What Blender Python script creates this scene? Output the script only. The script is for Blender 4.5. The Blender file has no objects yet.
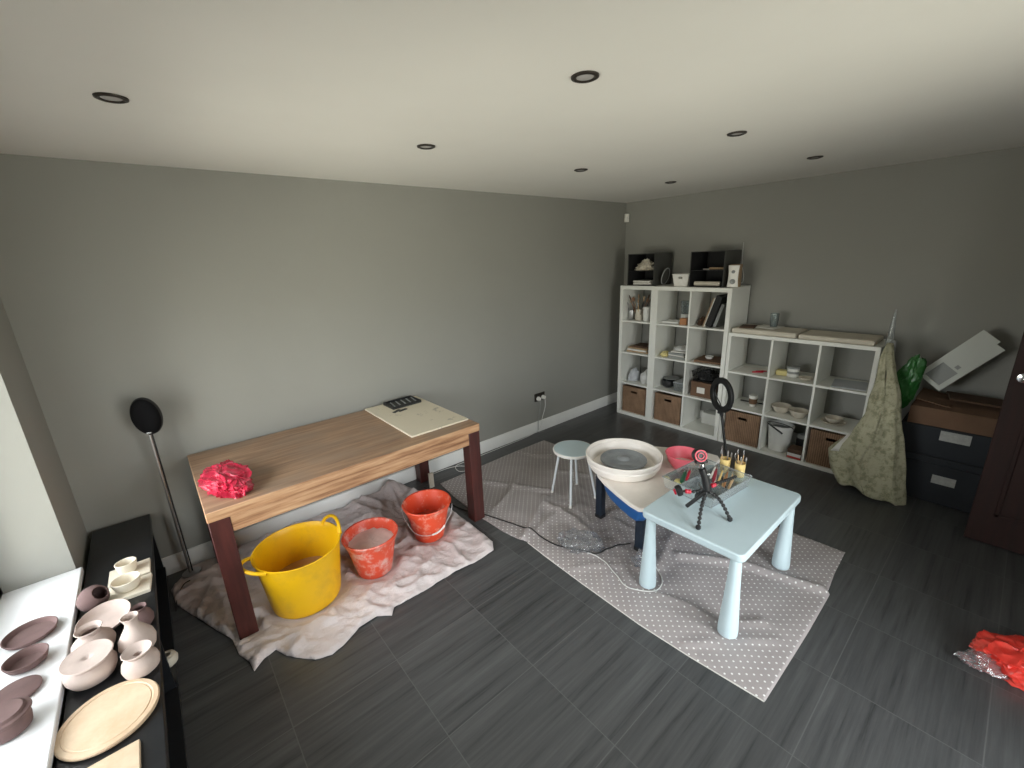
import bpy, bmesh, math, random
from mathutils import Vector, Matrix, noise
random.seed(7)
PI = math.pi
sc = bpy.context.scene
C = sc.collection

# ------------------------------------------------------------------ camera
cam_d = bpy.data.cameras.new('camera')
cam = bpy.data.objects.new('camera', cam_d)
C.objects.link(cam)
cam_d.sensor_fit = 'HORIZONTAL'
cam_d.sensor_width = 36.0
cam_d.lens = 430.085 / 1024 * 36.0
cam_d.clip_start = 0.02
rt = Vector((0.75970028, -0.64906213, -0.03967163))
up = Vector((0.21155073, 0.18900083, 0.95891865))
fw = Vector((0.61489981, 0.73688333, -0.28089355))
cam.matrix_world = Matrix(((rt.x, up.x, -fw.x, -4.4298), (rt.y, up.y, -fw.y, -3.1456), (rt.z, up.z, -fw.z, 1.8057), (0, 0, 0, 1)))
sc.camera = cam

# ------------------------------------------------------------------ view, world, daylight
sc.view_settings.view_transform = 'Standard'
sc.view_settings.look = 'None'
sc.view_settings.gamma = 1.0
sc.view_settings.use_curve_mapping = False
sc.view_settings.exposure = 0.0
sc.cycles.use_denoising = True
sc.cycles.max_bounces = 10
sc.cycles.diffuse_bounces = 5
sc.cycles.sample_clamp_indirect = 4.0

world = bpy.data.worlds.new('overcast_sky')
sc.world = world
world.use_nodes = True
nt = world.node_tree
nt.nodes.clear()
w_out = nt.nodes.new('ShaderNodeOutputWorld')
w_bg = nt.nodes.new('ShaderNodeBackground')
w_tc = nt.nodes.new('ShaderNodeTexCoord')
w_sep = nt.nodes.new('ShaderNodeSeparateXYZ')
w_ramp = nt.nodes.new('ShaderNodeValToRGB')
w_map = nt.nodes.new('ShaderNodeMapRange')
w_map.inputs['From Min'].default_value = -1
w_map.inputs['From Max'].default_value = 1
nt.links.new(w_tc.outputs['Generated'], w_sep.inputs[0])
nt.links.new(w_sep.outputs['Z'], w_map.inputs['Value'])
nt.links.new(w_map.outputs[0], w_ramp.inputs[0])
nt.links.new(w_ramp.outputs[0], w_bg.inputs['Color'])
nt.links.new(w_bg.outputs[0], w_out.inputs['Surface'])
e = w_ramp.color_ramp.elements
e[0].position = 0.0
e[0].color = (0.64, 0.60, 0.52, 1)          # unseen paving and lawn, brightened to throw more light up at the ceiling
e[1].position = 1.0
e[1].color = (0.93, 0.95, 1.0, 1)
m1 = w_ramp.color_ramp.elements.new(0.49); m1.color = (0.58, 0.55, 0.48, 1)
m2 = w_ramp.color_ramp.elements.new(0.53); m2.color = (0.88, 0.89, 0.92, 1)
w_bg.inputs['Strength'].default_value = 16.0

def daylight(name, loc, rot, sx, sy):
    l = bpy.data.lights.new(name, 'AREA')
    l.shape = 'RECTANGLE'
    l.size, l.size_y = sx, sy
    l.cycles.is_portal = True
    o = bpy.data.objects.new(name, l)
    o.location = loc
    o.rotation_euler = rot
    C.objects.link(o)
    return o
ROOM_Y = -3.95      # garden-side wall, behind the camera
WX = -4.93          # window-side wall
GX0, GX1, GZ1 = -3.62, -2.22, 2.06      # glazed doors behind the camera
WY0, WY1, WZ0, WZ1 = -0.475, -1.95, 0.48, 1.72  # window beside the bench
daylight('garden_daylight', ((GX0+GX1)/2, ROOM_Y-0.31, GZ1/2+0.02), (PI/2, 0, 0), GX1-GX0, GZ1-0.04)
daylight('window_daylight', (-5.26, (WY0+WY1)/2, (WZ0+WZ1)/2), (0, -PI/2, 0), WZ1-WZ0, WY0-WY1)

# ------------------------------------------------------------------ materials
class NB:
    """small node-building helper"""
    def __init__(s, m):
        s.t = m.node_tree
        s.p = s.t.nodes['Principled BSDF']
        s.c = None
    def n(s, k, **kw):
        x = s.t.nodes.new(k)
        for a, b in kw.items():
            setattr(x, a, b)
        return x
    def l(s, a, b):
        s.t.links.new(a, b)
    def coord(s, scale=(1, 1, 1), rot=(0, 0, 0), kind='Object'):
        c = s.n('ShaderNodeTexCoord')
        m = s.n('ShaderNodeMapping')
        m.inputs['Scale'].default_value = scale
        m.inputs['Rotation'].default_value = rot
        s.l(c.outputs[kind], m.inputs['Vector'])
        return m.outputs[0]
    def noise(s, vec, scale, detail=4, rough=0.55):
        x = s.n('ShaderNodeTexNoise')
        x.inputs['Scale'].default_value = scale
        x.inputs['Detail'].default_value = detail
        x.inputs['Roughness'].default_value = rough
        s.l(vec, x.inputs['Vector'])
        return x.outputs['Fac']
    def ramp(s, fac, stops):
        r = s.n('ShaderNodeValToRGB')
        el = r.color_ramp.elements
        el[0].position, el[0].color = stops[0][0], (*stops[0][1], 1)
        el[1].position, el[1].color = stops[-1][0], (*stops[-1][1], 1)
        for p_, c_ in stops[1:-1]:
            q = el.new(p_); q.color = (*c_, 1)
        s.l(fac, r.inputs[0])
        return r.outputs[0]
    def bump(s, fac, strength, dist=0.01):
        b = s.n('ShaderNodeBump')
        b.inputs['Strength'].default_value = strength
        b.inputs['Distance'].default_value = dist
        s.l(fac, b.inputs['Height'])
        s.l(b.outputs[0], s.p.inputs['Normal'])
    def math(s, op, a, b=None, c=None):
        x = s.n('ShaderNodeMath', operation=op)
        for i, v in enumerate((a, b, c)):
            if v is None: continue
            if isinstance(v, (int, float)): x.inputs[i].default_value = v
            else: s.l(v, x.inputs[i])
        return x.outputs[0]
    def mix(s, fac, a, b):
        x = s.n('ShaderNodeMix', data_type='RGBA')
        for i, v in ((0, fac), (6, a), (7, b)):
            if isinstance(v, (int, float)): x.inputs[i].default_value = v
            elif isinstance(v, tuple): x.inputs[i].default_value = (*v, 1)
            else: s.l(v, x.inputs[i])
        return x.outputs[2]

def S(r, g, b):
    f = lambda v: (v/255/12.92) if v/255 <= .04045 else ((v/255+.055)/1.055)**2.4
    return (f(r), f(g), f(b))

def base(name, col, rough=0.6, metal=0.0, spec=None, var=0.0, vs=6.0, bump=0.0, bs=60.0, bd=0.003, stretch=(1, 1, 1)):
    m = bpy.data.materials.new(name)
    m.use_nodes = True
    b = NB(m)
    b.p.inputs['Base Color'].default_value = (*col, 1)
    b.p.inputs['Roughness'].default_value = rough
    b.p.inputs['Metallic'].default_value = metal
    if spec is not None: b.p.inputs['Specular IOR Level'].default_value = spec
    if var or bump:
        v = b.coord(stretch)
        if var:
            f = b.noise(v, vs)
            lo = tuple(c*(1-var) for c in col); hi = tuple(min(1, c*(1+var)) for c in col)
            b.l(b.ramp(f, [(0.3, lo), (0.7, hi)]), b.p.inputs['Base Color'])
        if bump:
            b.bump(b.noise(v, bs), bump, bd)
    return m

M = {}
M['wall'] = base('grey_wall_paint', (0.29, 0.288, 0.262), 0.62, var=0.03, vs=1.2, bump=0.12, bs=180, bd=0.001)
M['ceiling'] = base('ceiling_paint', (0.80, 0.785, 0.74), 0.85, var=0.02, vs=1.5, bump=0.05, bs=150, bd=0.001)
M['skirting'] = base('white_gloss_paint', (0.78, 0.78, 0.76), 0.35, var=0.02)
M['sill'] = base('sill_white', (0.85, 0.86, 0.88), 0.3, var=0.02)
M['upvc'] = base('white_window_plastic', (0.8, 0.81, 0.82), 0.35)
M['shelfwhite'] = base('shelf_white_foil', (0.80, 0.80, 0.75), 0.4, var=0.02)
M['black_wood'] = base('black_brown_foil', (0.012, 0.013, 0.015), 0.32, var=0.2, vs=20)
M['mahogany'] = base('mahogany_stain', (0.060, 0.014, 0.011), 0.42, var=0.35, vs=7, bump=0.2, bs=50, bd=0.001, stretch=(6, 6, .6))
M['darkdoor'] = base('dark_red_door_timber', (0.020, 0.004, 0.002), 0.7, var=0.35, vs=6, stretch=(6, 6, .5))
M['lightblue'] = base('pale_blue_plastic', S(196, 214, 220), 0.35, var=0.02, bump=0.05, bs=300, bd=0.0005)
M['whitemetal'] = base('white_coated_metal', (0.72, 0.76, 0.78), 0.35)
M['whiteplastic'] = base('white_plastic', (0.82, 0.80, 0.75), 0.35, var=0.03)
M['creamplastic'] = base('cream_white_splash_pan', (0.88, 0.82, 0.76), 0.35, var=0.05, vs=9, bump=0.1, bs=15)
M['navy'] = base('navy_plastic', (0.008, 0.016, 0.03), 0.4)
M['blue'] = base('blue_plastic', (0.012, 0.10, 0.32), 0.4)
M['blackplastic'] = base('black_plastic', (0.012, 0.012, 0.013), 0.45)
M['blackmetal'] = base('black_metal', (0.01, 0.01, 0.01), 0.35, metal=0.4)
M['redplastic'] = base('red_plastic', (0.55, 0.012, 0.04), 0.35)
M['chrome'] = base('chrome', (0.6, 0.6, 0.6), 0.2, metal=1.0)
M['steel'] = base('brushed_steel', (0.45, 0.45, 0.46), 0.32, metal=1.0)
M['bronze'] = base('dark_bronze_rim', (0.05, 0.042, 0.035), 0.38, metal=0.6)
M['bulb'] = base('frosted_bulb_lens', (0.42, 0.41, 0.40), 0.25)
M['clay'] = base('raw_buff_clay', S(188, 171, 163), 0.9, var=0.08, vs=18, bump=0.3, bs=45, bd=0.002)
M['redclay'] = base('raw_brown_clay', S(104, 82, 80), 0.9, var=0.12, vs=18, bump=0.3, bs=45, bd=0.002)
M['plaster'] = base('cream_plaster', S(222, 213, 196), 0.92, var=0.05, vs=12, bump=0.2, bs=50, bd=0.002)
M['slab'] = base('plaster_slab', (0.62, 0.57, 0.48), 0.9, var=0.08, vs=8, bump=0.3, bs=25)
M['bowlcream'] = base('cream_stoneware', (0.58, 0.53, 0.44), 0.7, var=0.08, vs=16)
M['pinkplastic'] = base('pink_plastic', S(232, 108, 122), 0.4)
M['cardboard'] = base('brown_cardboard', (0.15, 0.085, 0.05), 0.9, var=0.12, vs=7, bump=0.1, bs=30)
M['darkcard'] = base('dark_brown_card', (0.09, 0.05, 0.03), 0.9, var=0.15, vs=7)
M['darkbox'] = base('charcoal_fabric_box', (0.020, 0.023, 0.028), 0.85, var=0.1, bump=0.2, bs=200)
M['blackbox'] = base('black_board', (0.012, 0.012, 0.013), 0.7)
M['charcoalboard'] = base('charcoal_board', (0.055, 0.055, 0.05), 0.7)
M['label'] = base('white_label_card', (0.36, 0.36, 0.34), 0.7, var=0.12, vs=60)
M['paper'] = base('white_paper', (0.72, 0.70, 0.65), 0.85, var=0.06, vs=20)
M['kraft'] = base('tan_paper', (0.36, 0.25, 0.15), 0.85, var=0.12, vs=20)
M['greypaper'] = base('grey_cover', (0.28, 0.29, 0.28), 0.7, var=0.05)
M['whitebag'] = base('white_polythene', (0.72, 0.72, 0.70), 0.35, bump=0.5, bs=40)
M['greybag'] = base('grey_polythene', (0.48, 0.50, 0.53), 0.35, bump=0.5, bs=40)
M['greenbag'] = base('green_polythene', (0.02, 0.125, 0.022), 0.32, var=0.15, bump=0.6, bs=18, bd=0.01)
M['yellowcup'] = base('pale_yellow_cup', S(240, 210, 140), 0.5)
M['yellowsponge'] = base('yellow_sponge', (0.72, 0.62, 0.28), 0.9, bump=0.5, bs=160)
M['wood'] = base('pale_wood', (0.58, 0.40, 0.23), 0.6, var=0.15, vs=8, stretch=(1, 8, 8))
M['brownwood'] = base('brown_wood', (0.24, 0.12, 0.06), 0.6, var=0.2, vs=14)
M['greybat'] = base('grey_clay_streaked_wheel_head', (0.27, 0.285, 0.30), 0.45, var=0.25, vs=12)
M['cable_black'] = base('black_cable', (0.01, 0.01, 0.01), 0.5)
M['cable_white'] = base('white_cable', (0.7, 0.7, 0.68), 0.5)
M['speakergrille'] = base('black_speaker_cloth', (0.005, 0.005, 0.006), 0.9, spec=0.15, bump=0.3, bs=500, bd=0.0005)
M['polystyrene'] = base('white_polystyrene', (0.60, 0.62, 0.58), 0.85, bump=0.3, bs=150, bd=0.001)
M['greyrecess'] = base('plain_grey', (0.33, 0.34, 0.33), 0.8)
M['batt'] = base('pale_timber', (0.52, 0.47, 0.38), 0.7, var=0.1)
M['porcelain'] = base('white_glazed', (0.75, 0.75, 0.72), 0.2)
M['orange_wood'] = base('orange_varnished_wood', (0.42, 0.19, 0.08), 0.5)
M['maroon'] = base('maroon_wood', (0.30, 0.03, 0.05), 0.45)
M['greenhandle'] = base('dark_green_plastic', (0.02, 0.10, 0.05), 0.45)
M['redprint'] = base('red_print', (0.45, 0.05, 0.04), 0.6)
M['glassy'] = base('clear_glass_jar', (0.9, 0.95, 0.95), 0.05)
M['muddy'] = base('muddy_slip_water', S(176, 140, 105), 0.35, var=0.1, vs=8)
M['redslip'] = base('terracotta_slip', S(190, 92, 70), 0.5, var=0.12, vs=14)
M['whiteslip'] = base('white_slip', S(228, 206, 200), 0.6, var=0.1, vs=14, bump=0.3, bs=20)

def glasslike(name, tint=(1, 1, 1), fac=0.12, rough=0.05, frost=None, bump=0):
    m = bpy.data.materials.new(name)
    m.use_nodes = True
    b = NB(m)
    t = b.t
    out = t.nodes['Material Output']
    tr = b.n('ShaderNodeBsdfTransparent'); tr.inputs[0].default_value = (*tint, 1)
    gl = b.n('ShaderNodeBsdfGlossy'); gl.inputs['Roughness'].default_value = rough
    df = b.n('ShaderNodeBsdfDiffuse'); df.inputs[0].default_value = (*(frost or (.8, .8, .8)), 1)
    lw = b.n('ShaderNodeLayerWeight'); lw.inputs[0].default_value = 0.25
    f = b.math('MULTIPLY_ADD', lw.outputs['Fresnel'], 0.8, fac)
    m1 = b.n('ShaderNodeMixShader'); m2 = b.n('ShaderNodeMixShader')
    b.l(f, m1.inputs[0]); b.l(tr.outputs[0], m1.inputs[1]); b.l(gl.outputs[0], m1.inputs[2])
    m2.inputs[0].default_value = 0.0 if frost is None else 0.13
    b.l(m1.outputs[0], m2.inputs[1]); b.l(df.outputs[0], m2.inputs[2])
    b.l(m2.outputs[0], out.inputs['Surface'])
    if bump:
        bp = b.n('ShaderNodeBump'); bp.inputs['Strength'].default_value = bump; bp.inputs['Distance'].default_value = .01
        b.l(b.noise(b.coord(), 30), bp.inputs['Height']); b.l(bp.outputs[0], gl.inputs['Normal'])
    return m
M['pane'] = glasslike('window_glass', (0.96, 0.98, 0.97), 0.02, 0.02)
M['clear'] = glasslike('clear_plastic', (0.9, 0.93, 0.94), 0.05, 0.12, (.75, .78, .78))
M['clearbag'] = glasslike('clear_polythene', (0.86, 0.86, 0.88), 0.12, 0.18, (.7, .7, .72), bump=.8)
M['glassy'] = glasslike('clear_glass', (0.75, 0.8, 0.8), 0.08, 0.05, (.55, .6, .62))

def floor_mat():
    m = bpy.data.materials.new('slate_grey_vinyl_tiles'); m.use_nodes = True; b = NB(m)
    c = b.n('ShaderNodeTexCoord'); sp = b.n('ShaderNodeSeparateXYZ'); b.l(c.outputs['Object'], sp.inputs[0])
    def joint(o, off, per=0.457, w=0.002):
        a = b.math('ADD', o, off); a = b.math('DIVIDE', a, per); fl = b.math('FLOOR', a)
        fr = b.math('SUBTRACT', a, fl); d = b.math('ABSOLUTE', b.math('SUBTRACT', fr, 0.5))
        d = b.math('SUBTRACT', 0.5, d)
        return b.math('LESS_THAN', d, w/per), fl
    jx, ix = joint(sp.outputs[0], 2.04+0.457*40)
    jy, iy = joint(sp.outputs[1], 1.535+0.457*40)
    j = b.math('MAXIMUM', jx, jy)
    cell = b.n('ShaderNodeCombineXYZ'); b.l(ix, cell.inputs[0]); b.l(iy, cell.inputs[1])
    wn = b.n('ShaderNodeTexWhiteNoise'); wn.noise_dimensions = '3D'; b.l(cell.outputs[0], wn.inputs['Vector'])
    vm = b.n('ShaderNodeVectorMath', operation='MULTIPLY'); b.l(c.outputs['Object'], vm.inputs[0]); vm.inputs[1].default_value = (1.5, 34, 1)
    va = b.n('ShaderNodeVectorMath', operation='ADD'); b.l(vm.outputs[0], va.inputs[0])
    sc_ = b.n('ShaderNodeVectorMath', operation='SCALE'); b.l(wn.outputs['Color'], sc_.inputs[0]); sc_.inputs['Scale'].default_value = 20
    b.l(sc_.outputs[0], va.inputs[1])
    n1 = b.noise(va.outputs[0], 2.2, 6, 0.65)
    n2 = b.noise(va.outputs[0], 0.7, 3, 0.5)
    f = b.math('MULTIPLY_ADD', n2, 0.5, b.math('MULTIPLY', n1, 0.5))
    col = b.ramp(f, [(0.34, (0.026, 0.027, 0.028)), (0.44, (0.050, 0.051, 0.052)), (0.54, (0.062, 0.063, 0.064)), (0.70, (0.084, 0.085, 0.085))])
    br = b.math('MULTIPLY_ADD', wn.outputs['Value'], 0.2, 1.15)
    hv = b.n('ShaderNodeHueSaturation'); b.l(br, hv.inputs['Value']); b.l(col, hv.inputs['Color'])
    b.l(b.mix(b.math('MULTIPLY', j, .8), hv.outputs[0], (0.12, 0.12, 0.12)), b.p.inputs['Base Color'])
    b.l(b.math('MULTIPLY_ADD', n1, 0.22, 0.24), b.p.inputs['Roughness'])
    b.bump(b.math('SUBTRACT', n1, j), 0.12, 0.003)
    return m
M['floor'] = floor_mat()

def dots_mat():
    m = bpy.data.materials.new('grey_polka_dot_oilcloth'); m.use_nodes = True; b = NB(m)
    c = b.n('ShaderNodeTexCoord'); sp = b.n('ShaderNodeSeparateXYZ'); b.l(c.outputs['UV'], sp.inputs[0])
    def lat(off):
        r = []
        for k in (0, 1):
            a = b.math('ADD', b.math('DIVIDE', sp.outputs[k], 0.044), off)
            fr = b.math('SUBTRACT', b.math('FRACT', a), 0.5)
            r.append(b.math('MULTIPLY', fr, fr))
        return b.math('LESS_THAN', b.math('ADD', r[0], r[1]), 0.0108)
    d = b.math('MAXIMUM', lat(50.0), lat(50.5))
    v = b.coord()
    g = b.ramp(b.noise(v, 3), [(0.3, S(156, 148, 147)), (0.7, S(170, 162, 161))])
    b.l(b.mix(d, g, (0.80, 0.79, 0.78)), b.p.inputs['Base Color'])
    b.p.inputs['Roughness'].default_value = 0.38
    b.bump(b.noise(v, 14), 0.25, 0.01)
    return m
M['dots'] = dots_mat()

def table_mat():
    m = bpy.data.materials.new('grey_topped_oak'); m.use_nodes = True; b = NB(m)
    v = b.coord((1.2, 16, 16))
    n1 = b.noise(v, 2.5, 8, 0.6)
    n2 = b.noise(b.coord((1, 1.6, 1)), 3.0, 4)
    c1 = b.ramp(n1, [(0.32, S(120, 78, 50)), (0.5, S(176, 132, 96)), (0.7, S(206, 168, 130))])
    f = b.ramp(n2, [(0.42, (0, 0, 0)), (0.64, (1, 1, 1))])
    geo = b.n('ShaderNodeNewGeometry'); sp = b.n('ShaderNodeSeparateXYZ'); b.l(geo.outputs['Normal'], sp.inputs[0])
    topf = b.math('MULTIPLY', b.math('GREATER_THAN', sp.outputs[2], .7), .8)
    # greyer tone mixed over the upper face only
    b.l(b.mix(b.math('MULTIPLY', topf, b.math('MULTIPLY_ADD', f, .4, .6)), c1, S(150, 130, 112)), b.p.inputs['Base Color'])
    b.p.inputs['Roughness'].default_value = 0.55
    b.bump(n1, 0.15, 0.002)
    return m
M['table'] = table_mat()

def wicker_mat():
    m = bpy.data.materials.new('brown_seagrass_weave'); m.use_nodes = True; b = NB(m)
    w1 = b.n('ShaderNodeTexWave', wave_type='BANDS', bands_direction='Z'); w1.inputs['Scale'].default_value = 28; w1.inputs['Distortion'].default_value = 1.5
    w2 = b.n('ShaderNodeTexWave', wave_type='BANDS', bands_direction='Y'); w2.inputs['Scale'].default_value = 20; w2.inputs['Distortion'].default_value = 1.0
    v = b.coord(); b.l(v, w1.inputs['Vector']); b.l(v, w2.inputs['Vector'])
    f = b.math('MULTIPLY', w1.outputs['Fac'], w2.outputs['Fac'])
    f2 = b.math('MULTIPLY_ADD', b.noise(v, 9), 0.5, b.math('MULTIPLY', f, .5))
    b.l(b.ramp(f2, [(0.2, (0.14, 0.08, 0.045)), (0.6, (0.40, 0.25, 0.155))]), b.p.inputs['Base Color'])
    b.p.inputs['Roughness'].default_value = 0.85
    b.bump(f, 0.6, 0.004)
    return m
M['wicker'] = wicker_mat()

def cloth_mat(name, col, var=.06, fleck=None):
    m = bpy.data.materials.new(name); m.use_nodes = True; b = NB(m)
    v = b.coord()
    n = b.noise(v, 5)
    stops = [(0.3, tuple(c*(1-var) for c in col)), (0.7, tuple(min(1, c*(1+var)) for c in col))]
    cc = b.ramp(n, stops)
    if fleck:
        n3 = b.noise(v, 22, 5, .7)
        cc = b.mix(b.math('MULTIPLY', b.ramp(n3, [(0.47, (0, 0, 0)), (0.6, (1, 1, 1))]), .75), cc, fleck)
    b.l(cc, b.p.inputs['Base Color'])
    b.p.inputs['Roughness'].default_value = 0.9
    b.bump(b.noise(b.coord((1, 2.2, 1), (0, 0, .5)), 26, 5), 0.6, 0.014)
    return m
M['dustsheet'] = cloth_mat('off_white_cotton', S(208, 197, 196))
M['leafcloth'] = cloth_mat('mottled_leaf_print_cloth', (0.42, 0.40, 0.28), .1, (0.19, 0.195, 0.115))

def splash_mat(name, col, spl, lo, hi, scale=9, rough=.45, zs=1.0):
    m = bpy.data.materials.new(name); m.use_nodes = True; b = NB(m)
    v = b.coord((1, 1, zs))
    n = b.noise(v, scale, 6, .7)
    f = b.ramp(n, [(lo, (0, 0, 0)), (hi, (1, 1, 1))])
    b.l(b.mix(f, col, spl), b.p.inputs['Base Color'])
    b.p.inputs['Roughness'].default_value = rough
    b.bump(n, 0.1, 0.003)
    return m
M['yellowtub'] = splash_mat('yellow_rubber', S(238, 186, 12), S(214, 166, 40), 0.5, 0.75, 6)
M['redbucket'] = splash_mat('orange_red_plastic_with_slip_splashes', S(232, 82, 48), S(240, 178, 158), 0.53, 0.70, 17)
M['redbucket_dirty'] = splash_mat('orange_red_plastic_caked_with_slip', S(226, 84, 56), S(230, 190, 180), 0.48, 0.66, 14)
M['pinkbag'] = splash_mat('thin_pink_polythene', S(180, 40, 64), S(226, 108, 128), 0.52, 0.75, 20, .22)
M['redbag'] = splash_mat('red_polythene', S(225, 60, 50), S(240, 110, 95), 0.5, 0.8, 9, .3)
M['board'] = splash_mat('pale_board_with_marks', S(226, 216, 194), S(150, 142, 130), 0.60, 0.70, 9, .7)
M['paleoak'] = splash_mat('pale_wood_board', S(218, 194, 166), S(200, 170, 138), 0.4, 0.7, 6, .6)

# ------------------------------------------------------------------ mesh building
class MB:
    def __init__(s): s.v = []; s.f = []; s.uv = None
    def add(s, vs, fs, Mx=None):
        k = len(s.v)
        s.v += [tuple(Mx @ Vector(p)) if Mx is not None else tuple(p) for p in vs]
        s.f += [tuple(i+k for i in f) for f in fs]
        return s
    def box(s, x0, y0, z0, x1, y1, z1, Mx=None):
        x0, x1 = min(x0, x1), max(x0, x1); y0, y1 = min(y0, y1), max(y0, y1); z0, z1 = min(z0, z1), max(z0, z1)
        vs = [(x0, y0, z0), (x1, y0, z0), (x1, y1, z0), (x0, y1, z0), (x0, y0, z1), (x1, y0, z1), (x1, y1, z1), (x0, y1, z1)]
        return s.add(vs, [(0, 3, 2, 1), (4, 5, 6, 7), (0, 1, 5, 4), (1, 2, 6, 5), (2, 3, 7, 6), (3, 0, 4, 7)], Mx)
    def taper(s, a, b, z0, c, d, z1, Mx=None, o0=(0, 0), o1=(0, 0)):
        """box of half sizes a,b at z0 and c,d at z1"""
        vs = []
        for (hx, hy, z, o) in ((a, b, z0, o0), (c, d, z1, o1)):
            vs += [(o[0]-hx, o[1]-hy, z), (o[0]+hx, o[1]-hy, z), (o[0]+hx, o[1]+hy, z), (o[0]-hx, o[1]+hy, z)]
        return s.add(vs, [(0, 3, 2, 1), (4, 5, 6, 7), (0, 1, 5, 4), (1, 2, 6, 5), (2, 3, 7, 6), (3, 0, 4, 7)], Mx)
    def lathe(s, prof, n=40, Mx=None, ell=(1, 1)):
        k0 = []; vs = []; fs = []
        for (r, z) in prof:
            if r < 1e-6: k0.append((len(vs), 1)); vs.append((0, 0, z))
            else:
                k0.append((len(vs), n))
                vs += [(r*ell[0]*math.cos(2*PI*i/n), r*ell[1]*math.sin(2*PI*i/n), z) for i in range(n)]
        for (a, na), (b, nb) in zip(k0, k0[1:]):
            for i in range(n):
                j = (i+1) % n
                if na == 1 and nb == 1: continue
                if na == 1: fs.append((a, b+j, b+i))
                elif nb == 1: fs.append((a+i, a+j, b))
                else: fs.append((a+i, a+j, b+j, b+i))
        return s.add(vs, fs, Mx)
    def cyl(s, p0, p1, r0, r1=None, n=16):
        return s.tube([p0, p1], [r0, r0 if r1 is None else r1], n)
    def tube(s, pts, r, n=8, closed=False):
        pts = [Vector(p) for p in pts]; m = len(pts)
        rs = r if isinstance(r, (list, tuple)) else [r]*m
        vs = []; fs = []
        u = None
        for i, p in enumerate(pts):
            if closed: t = pts[(i+1) % m]-pts[i-1]
            else: t = pts[min(i+1, m-1)]-pts[max(i-1, 0)]
            t.normalize()
            if u is None:
                u = t.orthogonal().normalized()
            else:
                u = (u-t*u.dot(t))
                u = u.normalized() if u.length > 1e-6 else t.orthogonal().normalized()
            w = t.cross(u)
            for k in range(n):
                a = 2*PI*k/n
                vs.append(p+(u*math.cos(a)+w*math.sin(a))*rs[i])
        for i in range(m if closed else m-1):
            a = i*n; b = ((i+1) % m)*n
            for k in range(n):
                j = (k+1) % n
                fs.append((a+k, a+j, b+j, b+k))
        if not closed:
            fs.append(tuple(reversed(range(n)))); fs.append(tuple((m-1)*n+k for k in range(n)))
        return s.add(vs, fs)
    def prism(s, poly, z0, z1, Mx=None):
        n = len(poly)
        vs = [(x, y, z0) for x, y in poly]+[(x, y, z1) for x, y in poly]
        fs = [tuple(reversed(range(n))), tuple(range(n, 2*n))]+[(i, (i+1) % n, n+(i+1) % n, n+i) for i in range(n)]
        return s.add(vs, fs, Mx)
    def grid(s, fn, nu, nv):
        vs = [fn(i/nu, j/nv) for j in range(nv+1) for i in range(nu+1)]
        fs = [(j*(nu+1)+i, j*(nu+1)+i+1, (j+1)*(nu+1)+i+1, (j+1)*(nu+1)+i) for j in range(nv) for i in range(nu)]
        return s.add(vs, fs)
    def build(s, name, mat, parent=None, loc=None, bevel=0, solid=0, sub=0, smooth=True, ang=35, uv=False, offset=-1):
        me = bpy.data.meshes.new(name)
        me.from_pydata([tuple(v) for v in s.v], [], s.f)
        me.validate()
        if smooth:
            me.polygons.foreach_set('use_smooth', [True]*len(me.polygons))
            me.set_sharp_from_angle(angle=math.radians(ang))
        if uv:
            l = me.uv_layers.new(name='UVMap')
            for lp in me.loops:
                co = me.vertices[lp.vertex_index].co
                l.data[lp.index].uv = (co.x, co.y)
        me.materials.append(M[mat] if isinstance(mat, str) else mat)
        o = bpy.data.objects.new(name, me)
        C.objects.link(o)
        if parent is not None: o.parent = parent
        if loc is not None: o.location = loc
        if solid:
            q = o.modifiers.new('thickness', 'SOLIDIFY'); q.thickness = solid; q.offset = offset
        if bevel:
            q = o.modifiers.new('bevel', 'BEVEL'); q.width = bevel; q.segments = 2; q.limit_method = 'ANGLE'; q.angle_limit = math.radians(40)
        if sub:
            q = o.modifiers.new('subd', 'SUBSURF'); q.levels = sub; q.render_levels = sub
        return o

def tag(o, label, cat, group=None, kind=None):
    o['label'] = label; o['category'] = cat
    if group: o['group'] = group
    if kind: o['kind'] = kind
    return o
def thing(name, label, cat, loc=(0, 0, 0), rz=0.0, group=None):
    o = bpy.data.objects.new(name, None); C.objects.link(o)
    o.empty_display_size = 0.1
    o.location = loc; o.rotation_euler = (0, 0, rz)
    return tag(o, label, cat, group)
def struct(name, mb, mat, parent=None, **k):
    o = mb.build(name, mat, parent, **k)
    if parent is None: o['kind'] = 'structure'
    return o
def dup(root, loc, rz=0.0, label=None, group=None):
    r = root.copy(); C.objects.link(r); r.location = loc; r.rotation_euler = (0, 0, rz)
    if label: r['label'] = label
    if group: r['group'] = group
    for ch in list(root.children):
        c = ch.copy(); C.objects.link(c); c.parent = r
        for g in list(ch.children):
            d = g.copy(); C.objects.link(d); d.parent = c
    return r
def T(x=0, y=0, z=0): return Matrix.Translation((x, y, z))
def R(a, ax='Z'): return Matrix.Rotation(a, 4, ax)
def arc(cx, cy, r, a0, a1, n): return [(cx+r*math.cos(a0+(a1-a0)*i/n), cy+r*math.sin(a0+(a1-a0)*i/n)) for i in range(n+1)]
def rrect(x0, y0, x1, y1, r, n=5):
    return arc(x1-r, y1-r, r, 0, PI/2, n)+arc(x0+r, y1-r, r, PI/2, PI, n)+arc(x0+r, y0+r, r, PI, 1.5*PI, n)+arc(x1-r, y0+r, r, 1.5*PI, 2*PI, n)
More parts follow.
